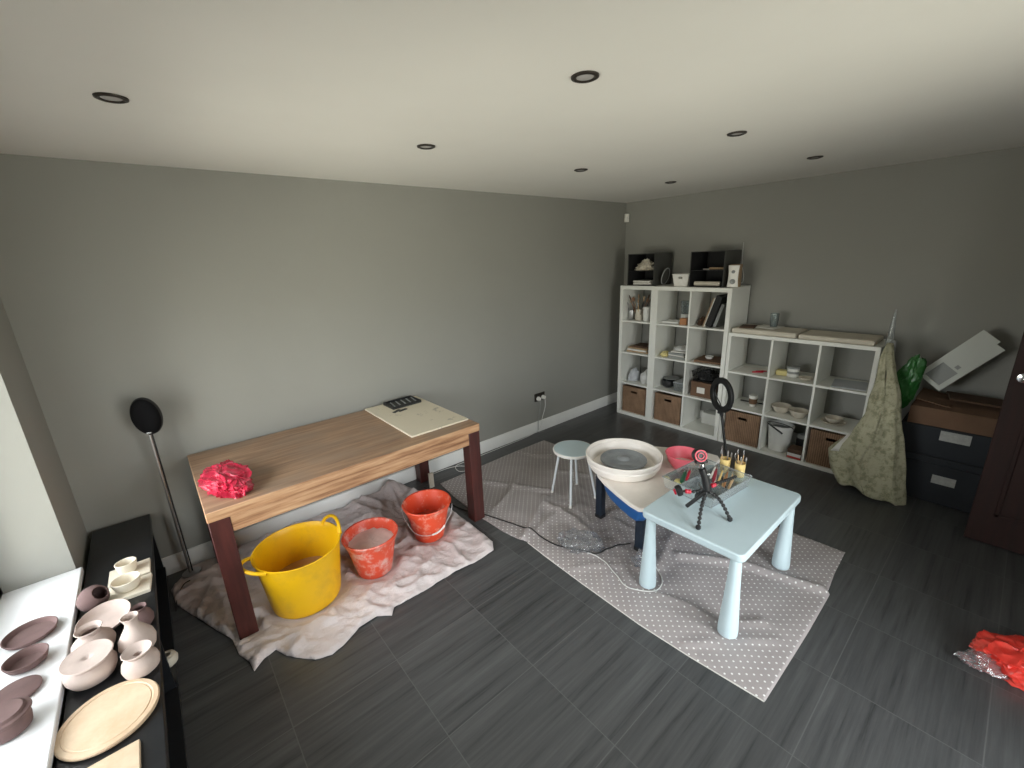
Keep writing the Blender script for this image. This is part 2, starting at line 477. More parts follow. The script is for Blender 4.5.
def smoothpath(pts, k=6):
    """Catmull-Rom through 3D points"""
    P = [Vector(p) for p in pts]; P = [P[0]*2-P[1]]+P+[P[-1]*2-P[-2]]; out = []
    for i in range(1, len(P)-2):
        for j in range(k):
            t = j/k
            a, b, c, d = P[i-1], P[i], P[i+1], P[i+2]
            out.append(.5*((2*b)+(c-a)*t+(2*a-5*b+4*c-d)*t*t+(3*b-a-3*c+d)*t**3))
    out.append(P[-2]); return out
def crumple(name, mat, sx, sy, sz, amp=0.25, freq=6, seed=0, sub=5, parent=None, loc=None, flat=True, cuts=4.0):
    """a crumpled bag: sharp folded facets, flat where it rests"""
    bm = bmesh.new(); bmesh.ops.create_icosphere(bm, subdivisions=sub, radius=1.0)
    off = Vector((seed*3.1, seed*1.7, seed*2.3))
    for v in bm.verts:
        n = v.co.normalized()
        w = n*freq*.22+off
        w = w+Vector((noise.noise(w*2), noise.noise(w*2+Vector((5, 5, 5))), noise.noise(w*2+Vector((9, 1, 3)))))*.35
        d = noise.voronoi(w)[0]; d2 = noise.voronoi(w*2.3)[0]
        r = .92+amp*(.55*noise.noise(w*.9)+.45*math.exp(-(d[1]-d[0])*7)-.30*d[0]+.18*math.exp(-(d2[1]-d2[0])*6))
        v.co = Vector((n.x*sx*r, n.y*sy*r, n.z*sz*r))
        if flat: v.co.z = max(v.co.z, -sz*.45+0.002*noise.noise(v.co*50))
    if flat:
        for v in bm.verts: v.co.z += sz*.45
    me = bpy.data.meshes.new(name); bm.to_mesh(me); bm.free()
    me.polygons.foreach_set('use_smooth', [True]*len(me.polygons)); me.set_sharp_from_angle(angle=math.radians(40))
    me.materials.append(M[mat])
    o = bpy.data.objects.new(name, me); C.objects.link(o)
    if parent: o.parent = parent
    if loc: o.location = loc
    return o
def seg_d(p, a, b):
    ax, ay = a; bx, by = b; dx, dy = bx-ax, by-ay
    t = max(0, min(1, ((p[0]-ax)*dx+(p[1]-ay)*dy)/(dx*dx+dy*dy)))
    return math.hypot(p[0]-ax-t*dx, p[1]-ay-t*dy)
def ridges(x, y, R_):
    z = 0
    for (pl, w, h) in R_:
        d = min(seg_d((x, y), a, b) for a, b in zip(pl, pl[1:]))
        z += h*math.exp(-(d/w)**2)
    return z

# ------------------------------------------------------------------ the room
H = 2.353
struct('floor', MB().box(-5.25, ROOM_Y-0.3, -0.12, 0.15, 0.15, 0), 'floor', smooth=False)
struct('ceiling', MB().box(-5.25, ROOM_Y-0.3, H, 0.15, 0.15, H+0.12), 'ceiling', smooth=False)
struct('wall_back', MB().box(-5.25, 0, 0, 0.15, 0.15, H), 'wall', smooth=False)
struct('wall_right', MB().box(0, ROOM_Y, 0, 0.15, 0, H), 'wall', smooth=False)
wl = MB()
wl.box(-5.25, WY0, 0, WX, 0, H)                       # stub beside the back wall
wl.box(-5.25, ROOM_Y, 0, WX, WY1, H)
wl.box(-5.25, WY1, 0, WX, WY0, WZ0-0.03)
wl.box(-5.25, WY1, WZ1, WX, WY0, H)
struct('wall_left', wl, 'wall', smooth=False)
wf = MB()
wf.box(-5.25, ROOM_Y-0.3, 0, GX0, ROOM_Y, H).box(GX1, ROOM_Y-0.3, 0, 0.15, ROOM_Y, H).box(GX0, ROOM_Y-0.3, GZ1, GX1, ROOM_Y, H)
struct('wall_front', wf, 'wall', smooth=False)
# skirting with a moulded top edge
def skirting(name, p0, p1, nrm, h=0.118, t=0.016):
    prof = [(0, 0), (t, 0), (t, h-0.022), (t*.6, h-0.012), (t*.55, h-0.004), (0, h)]
    vs = []
    for p in (p0, p1):
        vs += [(p[0]+nrm[0]*d, p[1]+nrm[1]*d, z) for d, z in prof]
    n = len(prof)
    fs = [(i, (i+1) % n, n+(i+1) % n, n+i) for i in range(n)]+[tuple(range(n)), tuple(range(2*n-1, n-1, -1))]
    struct(name, MB().add(vs, fs), 'skirting')
skirting('baseboard_back', (WX, 0), (0, 0), (0, -1))
skirting('baseboard_right', (0, 0), (0, ROOM_Y), (-1, 0))
skirting('baseboard_left', (WX, -0.017), (WX, ROOM_Y), (1, 0))
skirting('baseboard_front', (GX1, ROOM_Y), (-0.017, ROOM_Y), (0, 1))
# window beside the bench
struct('trim_1', MB().box(-5.24, WY1, WZ0-0.03, WX+0.022, WY0, WZ0), 'sill', bevel=0.004)
w1 = MB()
fx0, fx1 = -5.22, -5.16
for (a, b_) in ((WY0-0.06, WY0), (WY1, WY1+0.06), ((WY0+WY1)/2-.03, (WY0+WY1)/2+.03)): w1.box(fx0, a, WZ0, fx1, b_, WZ1)
w1.box(fx0, WY1, WZ0, fx1, WY0, WZ0+0.06).box(fx0, WY1, WZ1-0.06, fx1, WY0, WZ1)
win = struct('window_1', w1, 'upvc', bevel=0.004)
struct('window_pane', MB().box(-5.195, WY1+.05, WZ0+.05, -5.189, WY0-.05, WZ1-.05), 'pane', win, smooth=False)
# glazed garden doors
g = MB()
gy0, gy1 = ROOM_Y-0.14, ROOM_Y-0.07
for k in range(4):
    x = GX0+(GX1-GX0)*k/3
    a, b_ = max(GX0, x-.05), min(GX1, x+.05)
    g.box(a, gy0, 0, b_, gy1, GZ1)
g.box(GX0, gy0, 0, GX1, gy1, 0.06).box(GX0, gy0, GZ1-.07, GX1, gy1, GZ1)
gd = struct('door_1', g, 'upvc', bevel=0.004)
struct('door_pane', MB().box(GX0+.04, ROOM_Y-.108, .05, GX1-.04, ROOM_Y-.102, GZ1-.06), 'pane', gd, smooth=False)
# open dark timber door at the right
DX = -0.80
d2 = MB().box(DX, -3.935, 0.008, DX+0.042, -3.175, 2.02)
for (a, b_) in ((0.2, 0.95), (1.12, 1.9)):
    for (y0, y1) in ((-3.84, -3.59), (-3.52, -3.27)):
        d2.box(DX-0.008, y0, a, DX, y0+.02, b_).box(DX-0.008, y1-.02, a, DX, y1, b_).box(DX-0.008, y0, a, DX, y1, a+.02).box(DX-0.008, y0, b_-.02, DX, y1, b_)
dr = struct('door_2', d2, 'darkdoor', bevel=0.003)
hd = MB().lathe([(0, 0), (.026, 0), (.026, .008), (.010, .012), (.010, .045), (0, .045)], 20, T(DX, -3.225, 1.055) @ R(-PI/2, 'Y'))
hd.tube(smoothpath([(DX-.04, -3.225, 1.055), (DX-.045, -3.26, 1.055), (DX-.045, -3.33, 1.052)]), .008, 10)
struct('door_handle', hd, 'chrome', dr)

# ------------------------------------------------------------------ dining table with dark legs
TX0, TX1, TY0, TY1, TZ = -4.415, -2.855, -0.895, -0.022, 0.735
t = thing('dining_table', 'long wooden dining table with dark red legs and greyish top against back wall', 'table', ((TX0+TX1)/2, (TY0+TY1)/2, 0))
hx, hy = (TX1-TX0)/2, (TY1-TY0)/2
MB().box(-hx, -hy, TZ-.052, hx, hy, TZ).build('tabletop', 'table', t, bevel=.004)
ap = MB()
ap.box(-hx+.09, -hy+.006, TZ-.135, hx-.09, -hy+.03, TZ-.053).box(-hx+.09, hy-.03, TZ-.135, hx-.09, hy-.006, TZ-.053)
ap.box(-hx+.006, -hy+.09, TZ-.135, -hx+.03, hy-.09, TZ-.053).box(hx-.03, -hy+.09, TZ-.135, hx-.006, hy-.09, TZ-.053)
ap.build('apron', 'table', t, bevel=.002)
for sx in (-1, 1):
    for sy in (-1, 1):
        x0, x1 = sorted((sx*(hx-.003), sx*(hx-.09))); y0, y1 = sorted((sy*(hy-.003), sy*(hy-.09)))
        MB().box(x0, y0, 0, x1, y1, TZ-.053).build('leg', 'mahogany', t, bevel=.003)

# board, notepad and phone-like items on the table
b = MB().box(-.218, -.376, 0, .218, .376, .012)
tag(b.build('drawing_board', 'board', loc=(-3.088, -0.410, TZ), bevel=.002), 'cream flat board with grey smudges on far end of dining table', 'board')
k = thing('clay_tray', 'dark grey tray of small tools on the cream board', 'tray', (-3.045, -.14, TZ+.0125), .03)
MB().box(-.12, -.085, 0, .12, .085, .006).build('tray_base', 'charcoalboard', k)
rm = MB()
rm.box(-.12, -.085, .006, .12, -.077, .022).box(-.12, .077, .006, .12, .085, .022).box(-.12, -.077, .006, -.112, .077, .022).box(.112, -.077, .006, .12, .077, .022)
rm.build('tray_rim', 'blackplastic', k, bevel=.002)
gr = MB()
for i in range(5): gr.cyl((-.09+i*.045, -.06, .012), (-.07+i*.045, .06, .012), .005, .004, 8)
gr.build('tool_row', 'greypaper', k)
for i, (dx, dy, a) in enumerate(((-.115, -.135, .5), (-.07, -.145, .2))):
    o = MB().box(-.035, -.012, 0, .035, .012, .005).build('metal_scraper', 'charcoalboard', loc=(-3.045+dx, -.14+dy, TZ+.0125), bevel=.001)
    o.rotation_euler = (0, 0, a)
    tag(o, ['small dark scraper lying below the tray, further from the wall', 'small dark scraper beside the tray, closer to its middle'][i], 'scraper', 'scrapers on the cream board')
pb = crumple('pink_plastic_bag', 'pinkbag', .106, .205, .068, .55, 5, 9, 6, loc=(-4.285, -.630, TZ+.001))
pb.rotation_euler = (0, 0, .15)
tag(pb, 'crumpled pink plastic bag on near left end of dining table', 'plastic bag')

# ------------------------------------------------------------------ dust sheet under the table
import itertools
def inside(p, poly):
    x, y = p; c = False
    for i in range(len(poly)):
        x0, y0 = poly[i]; x1, y1 = poly[i-1]
        if (y0 > y) != (y1 > y) and x < (x1-x0)*(y-y0)/(y1-y0)+x0: c = not c
    return c
def edge_d(p, poly): return min(seg_d(p, poly[i], poly[i-1]) for i in range(len(poly)))
def draped(name, mat, poly, hfn, step, solid=.002, edge=.02):
    """a sheet lying on the floor: outline poly, height from hfn, triangulated and clipped to the outline"""
    bm = bmesh.new()
    vs = [bm.verts.new((x, y, 0)) for x, y in poly]
    f = bm.faces.new(vs)
    if f.normal.z < 0: f.normal_flip()
    xs = [p[0] for p in poly]; ys = [p[1] for p in poly]
    x = min(xs)+step
    while x < max(xs):
        geom = bm.verts[:]+bm.edges[:]+bm.faces[:]
        bmesh.ops.bisect_plane(bm, geom=geom, plane_co=(x, 0, 0), plane_no=(1, 0, 0)); x += step
    y = min(ys)+step
    while y < max(ys):
        geom = bm.verts[:]+bm.edges[:]+bm.faces[:]
        bmesh.ops.bisect_plane(bm, geom=geom, plane_co=(0, y, 0), plane_no=(0, 1, 0)); y += step
    bm.normal_update()
    for v in bm.verts:
        d = edge_d((v.co.x, v.co.y), poly)
        v.co.z = .003+hfn(v.co.x, v.co.y)*min(1, .18+d/edge)
    for f in bm.faces:
        f.smooth = True
        if f.normal.z < 0: f.normal_flip()
    me = bpy.data.meshes.new(name); bm.to_mesh(me); bm.free()
    l = me.uv_layers.new(name='UVMap')
    for lp in me.loops:
        co = me.vertices[lp.vertex_index].co; l.data[lp.index].uv = (co.x, co.y)
    me.materials.append(M[mat]); o = bpy.data.objects.new(name, me); C.objects.link(o)
    q = o.modifiers.new('thickness', 'SOLIDIFY'); q.thickness = solid; q.offset = -1
    return o
sheet_poly = [(-4.43, -.99), (-4.40, -1.07), (-4.393, -1.145), (-4.34, -1.10), (-4.288, -1.084), (-4.255, -1.16), (-4.158, -1.275), (-4.09, -1.30), (-4.03, -1.285),
  (-3.93, -1.235), (-3.83, -1.228), (-3.767, -1.275), (-3.735, -1.233), (-3.55, -1.235), (-3.35, -1.225), (-3.19, -1.24), (-3.045, -1.232), (-2.993, -1.155), (-2.985, -.9), (-2.985, -.692), (-2.978, -.407),
  (-3.052, -.14), (-3.1, -.045), (-3.35, -.022), (-3.9, -.025), (-4.3, -.024), (-4.56, -.03), (-4.60, -.10), (-4.655, -.2), (-4.64, -.36), (-4.586, -.50), (-4.50, -.72), (-4.44, -.86)]
tub_c = ((-4.06, -.81, .185), (-3.68, -.863, .108), (-3.26, -.797, .10))
legs_c = ((-4.3715, -.8515), (-4.3715, -.0655), (-4.55, -.11))
def sheet_h(x, y):
    w = Vector((x*1.0, y*1.0, 0))
    warp = noise.noise(w*3)*.35
    a = abs(noise.noise(Vector((x*5+warp*3+y*3.5, (y*1.8-x*.9)*3, 1.3))))
    b_ = abs(noise.noise(Vector((x*13-y*6, y*9+x*4+warp*6, 4.1))))
    z = .022*(1-min(1, a*3.2))**1.5 + .010*(1-min(1, b_*3))**1.5+.004*noise.noise(w*8)+.005
    c_ = abs(noise.noise(Vector((x*22+y*15+warp*8, (y-x)*5, 7.7))))
    z += .007*(1-min(1, c_*2.6))**1.3
    left = max(0, min(1, (-4.1-x)/.35)) * max(0, min(1, (-.45-y)/.3))
    z += left*.018*(1-min(1, 3.5*abs(noise.noise(Vector((x*9+y*7, y*6, 9))))))
    back = max(0, min(1, (y+.32)/.30))
    z += back*(.014+.02*noise.noise(Vector((x*6, 0, 2))))
    z += .085*math.exp(-(((x+3.20)/.09)**2+((y+.10)/.08)**2))
    for (cx, cy, r) in tub_c:
        d = math.hypot(x-cx, y-cy)
        z *= max(0, min(1, (d-r-.004)/.05))
    for (cx, cy) in legs_c:
        d = max(abs(x-cx), abs(y-cy))
        z *= max(0.0, min(1, (d-.05)/.03))
    return max(0, z)
sh = draped('dust_sheet', 'dustsheet', sheet_poly, sheet_h, .0125)
tag(sh, 'rumpled off-white cotton dust sheet on the floor under the dining table', 'dust sheet')

# ------------------------------------------------------------------ yellow tub and the two buckets
FL = .006
t = thing('flexible_tub', 'large yellow rubber tub with loop handles and brown water on the dust sheet', 'tub', (-4.06, -.808, FL))
hT = .33
prof = [(0, 0), (.165, 0), (.176, .006), (.180, .02)]
for i in range(1, 12):
    z = .02+(hT-.02)*i/11
    prof.append((.180+.037*(z/hT)**1.1, z))
prof += [(.223, hT+.002), (.224, hT+.008), (.218, hT+.010), (.213, hT+.004)]
for i in range(10, -1, -1):
    z = .02+(hT-.02)*i/11
    prof.append((.175+.037*(z/hT)**1.1, z))
prof += [(0, .014)]
MB().lathe(prof, 64).build('tub_body', 'yellowtub', t)
MB().lathe([(0, .118), (.186, .118), (.187, .114), (0, .113)], 48).build('brown_water', 'muddy', t)
for ac, lift, outw in ((math.radians(12), .066, .008), (math.radians(188), .030, .055)):
    pts = []
    for i in range(17):
        q = i/16; a = ac+(q-.5)*.86
        hgt = math.sin(q*PI)**.6
        rr = .218+outw*hgt
        pts.append((rr*math.cos(a), rr*math.sin(a), hT-.004+lift*hgt))
    MB().tube(pts, [.013 if i in (0, 16) else .0095 for i in range(17)], 10).build('handle', 'yellowtub', t)
def bucket(name, label, loc, rb, rtp, h, mat, cmat, level, bail_ang, grip_t, droop):
    t = thing(name, label, 'bucket', loc)
    L = lambda z: rb+(rtp-.012-rb)*z/h
    prof = [(0, 0), (rb-.006, 0), (rb, .006), (L(h*.5), h*.5), (L(h-.045), h-.045), (L(h-.045)+.006, h-.043), (L(h-.03)+.007, h-.03), (rtp-.004, h-.012), (rtp, h-.004), (rtp-.003, h+.002), (rtp-.012, h), (L(h-.02)-.006, h-.02), (L(h*.5)-.005, h*.5), (rb-.006, .01), (0, .008)]
    MB().lathe(prof, 56).build('bucket_body', mat, t)
    m = MB()
    m.grid(lambda u, v: ((L(level)-.007)*u*math.cos(v*2*PI), (L(level)-.007)*u*math.sin(v*2*PI), level+.012*u**3*noise.noise(Vector((math.cos(v*2*PI)*3, math.sin(v*2*PI)*3, u*3)))+.004*noise.noise(Vector((u*9*math.cos(v*6.283), u*9*math.sin(v*6.283), 0)))), 10, 48)
    m.build('slip_inside', cmat, t)
    pts = []
    c, s_ = math.cos(bail_ang), math.sin(bail_ang)
    for i in range(25):
        a = PI*i/24
        px, py = (rtp+.004)*math.cos(a), (rtp+.006)*math.sin(a)      # a half circle hinged on the rim
        y_, z_ = py*math.cos(droop), -py*math.sin(droop)
        k = (px, -y_, h-.03+z_)
        # keep the wire outside the wall
        r_ = math.hypot(k[0], k[1]); need = L(max(0, k[2]))+.014
        if r_ < need: k = (k[0]*need/r_, k[1]*need/r_, k[2])
        pts.append((k[0]*c-k[1]*s_, k[0]*s_+k[1]*c, k[2]))
    if grip_t is None: return t
    w = MB().tube(pts, .0016, 6).build('bail_wire', 'whitemetal', t)
    i0 = int(grip_t*24)
    MB().tube(pts[i0-2:i0+3], .006, 10).build('grip', 'whiteplastic', w)
    return t
bucket('builders_bucket', 'orange-red bucket filled with pale slip beside the yellow tub', (-3.68, -.863, FL), .102, .163, .255, 'redbucket_dirty', 'whiteslip', .195, math.radians(-50), None, 1.0)
bucket('builders_bucket', 'orange-red bucket with dangling wire handle nearest the right table leg', (-3.26, -.80, FL), .096, .163, .258, 'redbucket', 'redslip', .12, math.radians(-35), .40, 1.05)
o = MB().box(-.02, -.009, 0, .02, .009, .13).build('timber_offcut', 'batt', loc=(-2.915, -.235, .001), bevel=.001)
tag(o, 'short pale timber offcut standing upright by the rear right table leg', 'wood offcut')

# ------------------------------------------------------------------ polka dot mat
mat_poly = [(-2.816, -2.762), (-2.845, -2.45), (-2.858, -2.19), (-2.850, -1.80), (-2.838, -1.50), (-2.826, -1.315), (-2.845, -1.275), (-2.872, -1.12), (-2.882, -.85), (-2.872, -.55), (-2.837, -.234),
  (-2.5, -.225), (-2.1, -.215), (-1.595, -.22), (-1.55, -.9), (-1.515, -1.6), (-1.50, -2.2), (-1.492, -2.726), (-1.74, -2.735), (-1.935, -2.752), (-1.955, -2.765), (-2.3, -2.768)]
MR = [([(-2.24, -2.06), (-2.04, -2.37), (-1.99, -2.58), (-1.94, -2.76)], .022, .022), ([(-2.62, -2.14), (-2.57, -2.29), (-2.56, -2.46), (-2.4, -2.6)], .018, .012),
      ([(-2.80, -2.40), (-2.61, -2.55), (-2.46, -2.69)], .016, .007), ([(-2.41, -2.02), (-2.1, -1.93), (-1.6, -1.9)], .03, .012),
      ([(-2.27, -.96), (-2.60, -1.16), (-2.85, -1.29)], .022, .022), ([(-2.60, -.40), (-2.43, -.69), (-2.27, -.96)], .022, .014), ([(-1.97, -.22), (-1.9, -.43), (-1.8, -.52)], .02, .012),
      ([(-2.72, -1.28), (-2.34, -1.20), (-2.07, -1.10), (-1.9, -.9)], .03, .014), ([(-2.42, -1.10), (-2.41, -1.37), (-2.5, -1.6)], .025, .016), ([(-2.7, -.85), (-2.5, -.75), (-2.2, -.55)], .02, .010),
      ([(-2.55, -1.9), (-2.7, -1.75), (-2.8, -1.7)], .02, .008), ([(-2.0, -.75), (-1.8, -1.1), (-1.7, -1.5)], .03, .01)]
feet = [(-2.594, -2.055, .05), (-2.602, -2.51, .05), (-1.900, -2.51, .05), (-1.9, -2.055, .05), (-2.25, -1.46, .04), (-2.36, -1.86, .04), (-1.75, -1.90, .04), (-1.75, -1.50, .04),
        (-2.305, -.985, .025), (-2.345, -1.235, .025), (-2.03, -1.02, .025), (-2.09, -1.27, .025)]
def mat_h(x, y):
    z = 1.3*ridges(x, y, MR)+.0035*noise.noise(Vector((x*7, y*7, 0)))+.003
    mess = math.exp(-(((x+2.35)/.35)**2+((y+1.55)/.45)**2))
    z += mess*.014*(1-min(1, 3*abs(noise.noise(Vector((x*9, y*8, 3))))))
    for (cx, cy, r) in feet:
        d = math.hypot(x-cx, y-cy)
        z *= max(0, min(1, (d-r)/.04))
    return max(0, z)
mt = draped('floor_mat', 'dots', mat_poly, mat_h, .019, solid=.0012, edge=.03)
tag(mt, 'creased grey oilcloth with white polka dots spread under the pottery wheel', 'floor covering')
he = MB()
hp = [(-2.826, -1.32), (-2.838, -1.5), (-2.850, -1.80), (-2.858, -2.19), (-2.845, -2.45), (-2.817, -2.76)]
he.add([(x-.004, y, .0035) for x, y in hp]+[(x+.004, y, .0035) for x, y in hp]+[(x-.004, y, .0005) for x, y in hp]+[(x+.004, y, .0005) for x, y in hp],
       [f for i in range(5) for f in ((i, i+1, 7+i, 6+i), (12+i, i+12+6, i+19, i+13), (i, 12+i, 13+i, i+1), (6+i, 7+i, 19+i, 18+i))])
ho = he.build('hem', 'paper', mt)
ho['label'] = 'white folded hem along the near edge'

# ------------------------------------------------------------------ small stool
t = thing('round_stool', 'small round stool with pale blue seat and thin white legs behind the pottery wheel', 'stool', (-2.185, -1.145, .004))
SZ = .408
MB().lathe([(0, SZ-.03), (.13, SZ-.03), (.150, SZ-.022), (.154, SZ-.008), (.150, SZ-.001), (.146, SZ-.001)], 48).build('seat_rim', 'whiteplastic', t)
MB().lathe([(.1465, SZ-.004), (.145, SZ), (.1, SZ+.001), (0, SZ+.001), ], 48).build('seat', 'lightblue', t)
for a in (118, 215, 305, 32):
    a = math.radians(a)
    p0 = Vector((.105*math.cos(a), .105*math.sin(a), SZ-.028)); p1 = Vector((.172*math.cos(a), .172*math.sin(a), .0))
    l = MB().tube([p0, p0.lerp(p1, .5), p1], [.010, .0095, .008], 12).build('leg', 'whitemetal', t)
    MB().cyl(p1+Vector((0, 0, .0)), p1.lerp(p0, .05), .0115, .0105, 12).build('foot_cap', 'whiteplastic', l)

# ------------------------------------------------------------------ pottery wheel
t = thing('pottery_wheel', 'electric pottery wheel with white splash pan, grey wheel head and dark legs', 'pottery wheel', (-2.18, -1.59, .004))
def loc(x, y): return (x+2.18, y+1.59)
ap_poly = [loc(*p) for p in [(-2.30, -1.44), (-2.38, -1.53), (-2.43, -1.62), (-2.485, -1.76), (-2.525, -1.88), (-2.535, -1.95), (-2.50, -1.985), (-2.38, -2.0), (-1.95, -2.0), (-1.62, -1.99), (-1.57, -1.95), (-1.58, -1.86), (-1.66, -1.68), (-1.80, -1.46), (-1.90, -1.41), (-2.20, -1.40)]]
MB().prism(ap_poly, .385, .412).build('work_table', 'creamplastic', t, bevel=.008)
bp = [(x*.84+.02, (y+.09)*.80-.09) for x, y in ap_poly]; bq = [(x*.78+.02, (y+.09)*.72-.09) for x, y in ap_poly]
n = len(bp)
b = MB().add([(x, y, .245) for x, y in bq]+[(x, y, .28) for x, y in bp]+[(x, y, .384) for x, y in bp],
   [tuple(reversed(range(n))), tuple(range(2*n, 3*n))]+[(i, (i+1) % n, n+(i+1) % n, n+i) for i in range(n)]+[(n+i, n+(i+1) % n, 2*n+(i+1) % n, 2*n+i) for i in range(n)])
b.build('motor_housing', 'blue', t, bevel=.006)
for (x, y) in ((-2.25, -1.46), (-2.36, -1.86), (-1.75, -1.90), (-1.75, -1.50)):
    cx, cy = loc(x, y)
    l = MB().prism([(cx+px, cy+py) for px, py in rrect(-.026, -.026, .026, .026, .006)], .018, .384).build('leg', 'navy', t)
    MB().prism([(cx+px, cy+py) for px, py in rrect(-.029, -.029, .029, .029, .008)], 0, .022).build('foot_cap', 'blackplastic', l)
pan = [(0, .413), (.20, .413), (.222, .42), (.232, .44), (.240, .490), (.250, .497), (.252, .510), (.247, .516), (.240, .514), (.236, .506), (.228, .50), (.222, .45), (.205, .43), (.06, .427), (0, .427)]
p = MB().lathe(pan, 72).build('splash_pan', 'creamplastic', t)
MB().lathe([(0, .43), (.02, .43), (.02, .462), (.148, .462), (.153, .466), (.153, .474), (.149, .477), (.13, .4775), (.128, .4765), (.112, .4775), (.110, .4765), (.09, .478), (.088, .4765), (.07, .4785), (.066, .477), (.05, .480), (.046, .478), (.03, .486), (.012, .490), (0, .490)], 64).build('wheel_head', 'greybat', t)
MB().lathe([(.236, .455), (.2415, .455), (.2445, .47), (.240, .478)], 72).build('pan_rim_band', 'creamplastic', p)
cl = MB().box(-.03, -.012, .44, .03, .012, .47, T(.17, -.165, 0) @ R(PI/4)).build('pan_clip', 'creamplastic', p, bevel=.003)
MB().lathe([(0, 0), (.007, 0), (.007, .006), (0, .006)], 12, T(-.262, -.18, .36) @ R(-PI/2, 'Y')).build('red_switch', 'redplastic', t)
# pink bowl on the wheel table
t = thing('mixing_bowl', 'pink plastic bowl with white slip on the wheel table behind the tool tray', 'bowl', (-1.905, -1.868, .4165))
MB().lathe([(0, 0), (.06, 0), (.066, .004), (.096, .045), (.112, .098), (.116, .101), (.112, .103), (.107, .099), (.091, .046), (.06, .009), (0, .007)], 48).build('bowl_body', 'pinkplastic', t)
MB().lathe([(0, .030), (.08, .030), (.0805, .026), (0, .02)], 32).build('slip_inside', 'whiteslip', t)

# ------------------------------------------------------------------ pale blue plastic table
t = thing('plastic_table', 'pale blue square plastic table with thick cone legs beside the pottery wheel', 'table', (-2.245, -2.285, .004))
tw, td = .385, .265
MB().prism(rrect(-tw, -td, tw, td, .035, 8), .438, .478).build('tabletop', 'lightblue', t, bevel=.007)
for (x, y) in ((-.345, .222), (-.345, -.222), (.345, -.222), (.345, .222)):
    MB().lathe([(0, 0), (.038, 0), (.045, .006), (.046, .03), (.040, .13), (.030, .30), (.024, .439), (0, .439)], 32, T(x, y, 0)).build('leg', 'lightblue', t)
TT = .483
# clear tool organiser
t = thing('tool_organiser', 'clear plastic compartment tray of brushes and modelling tools on the blue table', 'tray', (-2.155, -2.145, TT), math.radians(-6))
def clear_tray(hx, hy, h, th=.003, flare=.012):
    m = MB()
    m.box(-hx, -hy, 0, hx, hy, th)
    for s_ in (-1, 1):
        m.add([(s_*hx, -hy, th), (s_*hx, hy, th), (s_*(hx+flare), hy+flare, h), (s_*(hx+flare), -hy-flare, h), (s_*(hx-th), -hy+th, th), (s_*(hx-th), hy-th, th), (s_*(hx+flare-th), hy+flare-th, h), (s_*(hx+flare-th), -hy-flare+th, h)], [(0, 1, 2, 3), (4, 7, 6, 5), (3, 2, 6, 7)])
        m.add([(-hx, s_*hy, th), (hx, s_*hy, th), (hx+flare, s_*(hy+flare), h), (-hx-flare, s_*(hy+flare), h), (-hx+th, s_*(hy-th), th), (hx-th, s_*(hy-th), th), (hx+flare-th, s_*(hy+flare-th), h), (-hx-flare+th, s_*(hy+flare-th), h)], [(0, 1, 2, 3), (4, 7, 6, 5), (3, 2, 6, 7)])
    return m
clear_tray(.185, .145, .066).build('tray_body', 'clear', t, smooth=False)
MB().tube([(.197, .157, .066), (-.197, .157, .066), (-.197, -.157, .066), (.197, -.157, .066)], .0035, 6, closed=True).build('tray_rim', 'clear', t)
MB().box(-.184, .046, .003, .184, .050, .058).box(-.03, -.144, .003, -.026, .046, .058).build('divider', 'clear', t, smooth=False)
tr_l, tr_r = Vector((-2.155, -2.145, TT)), math.radians(-6)
def in_tray(x, y, z): return tr_l+Matrix.Rotation(tr_r, 3, 'Z') @ Vector((x, y, z))
def stick(name, label, cat, a, b, r, mat, tip=None, group=None, tipmat='steel'):
    a, b = Vector(a), Vector(b); L = (b-a).length
    t = thing(name, label, cat, a, 0, group)
    d = b-a
    MB().tube([Vector((0, 0, 0)), d*.1, d*.6, d*.78], [r*.6, r, r, r*.7], 8).build('handle', mat, t)
    MB().tube([d*.78, d*.9, d], [r*.75, r*.8, r*.3], 8).build('tip', tipmat, t)
    return t
sticks = [('paintbrush', 'orange-handled brush in the clear tray, next to the yellow one', 'orange_wood', (-.01, -.11, .050), (.19, -.02, .062), .0045),
 ('paintbrush', 'yellow-handled brush lying across the right side of the clear tray', 'yellowcup', (-.02, -.075, .050), (.185, .005, .064), .0045),
 ('modelling_tool', 'dark red handled tool in right side of the clear tray', 'maroon', (0, -.04, .050), (.16, .035, .066), .007),
 ('modelling_tool', 'pale handled modelling tool above the dark red one in the tray', 'paper', (.02, -.01, .052), (.17, .043, .070), .0055),
 ('paintbrush', 'thin pale wooden brush along the near edge of the clear tray', 'wood', (0, -.135, .048), (.19, -.05, .06), .004),
 ('modelling_tool', 'dark green handled tool in the rear compartment of the tray', 'greenhandle', (-.14, .07, .046), (.0, .135, .052), .009),
 ('modelling_tool', 'red handled tool beside the green one in the tray', 'redplastic', (-.10, .065, .048), (.04, .13, .052), .006),
 ('paintbrush', 'white-handled brush beneath the dark red tool in the tray', 'whiteplastic', (-.01, -.055, .046), (.15, .03, .050), .0045),
 ('paintbrush', 'second pale wooden brush, just inside the orange-handled one', 'wood', (0, -.095, .044), (.17, -.02, .050), .004),
 ('modelling_tool', 'light wooden modelling tool in the near middle of the tray', 'wood', (.01, -.125, .040), (.17, -.07, .046), .006),
 ('paintbrush', 'thin black brush lying lowest among the tray brushes', 'blackplastic', (.0, -.12, .030), (.16, .01, .034), .004),
 ('modelling_tool', 'grey metal tool lying in the near left compartment of the tray', 'steel', (-.16, -.10, .030), (-.05, .02, .035), .005)]
for nm, lb, mt_, a, b_, r in sticks: stick(nm, lb, 'brush' if 'brush' in nm else 'tool', in_tray(*a), in_tray(*b_), r*1.3, mt_, group='tools in the clear tray')
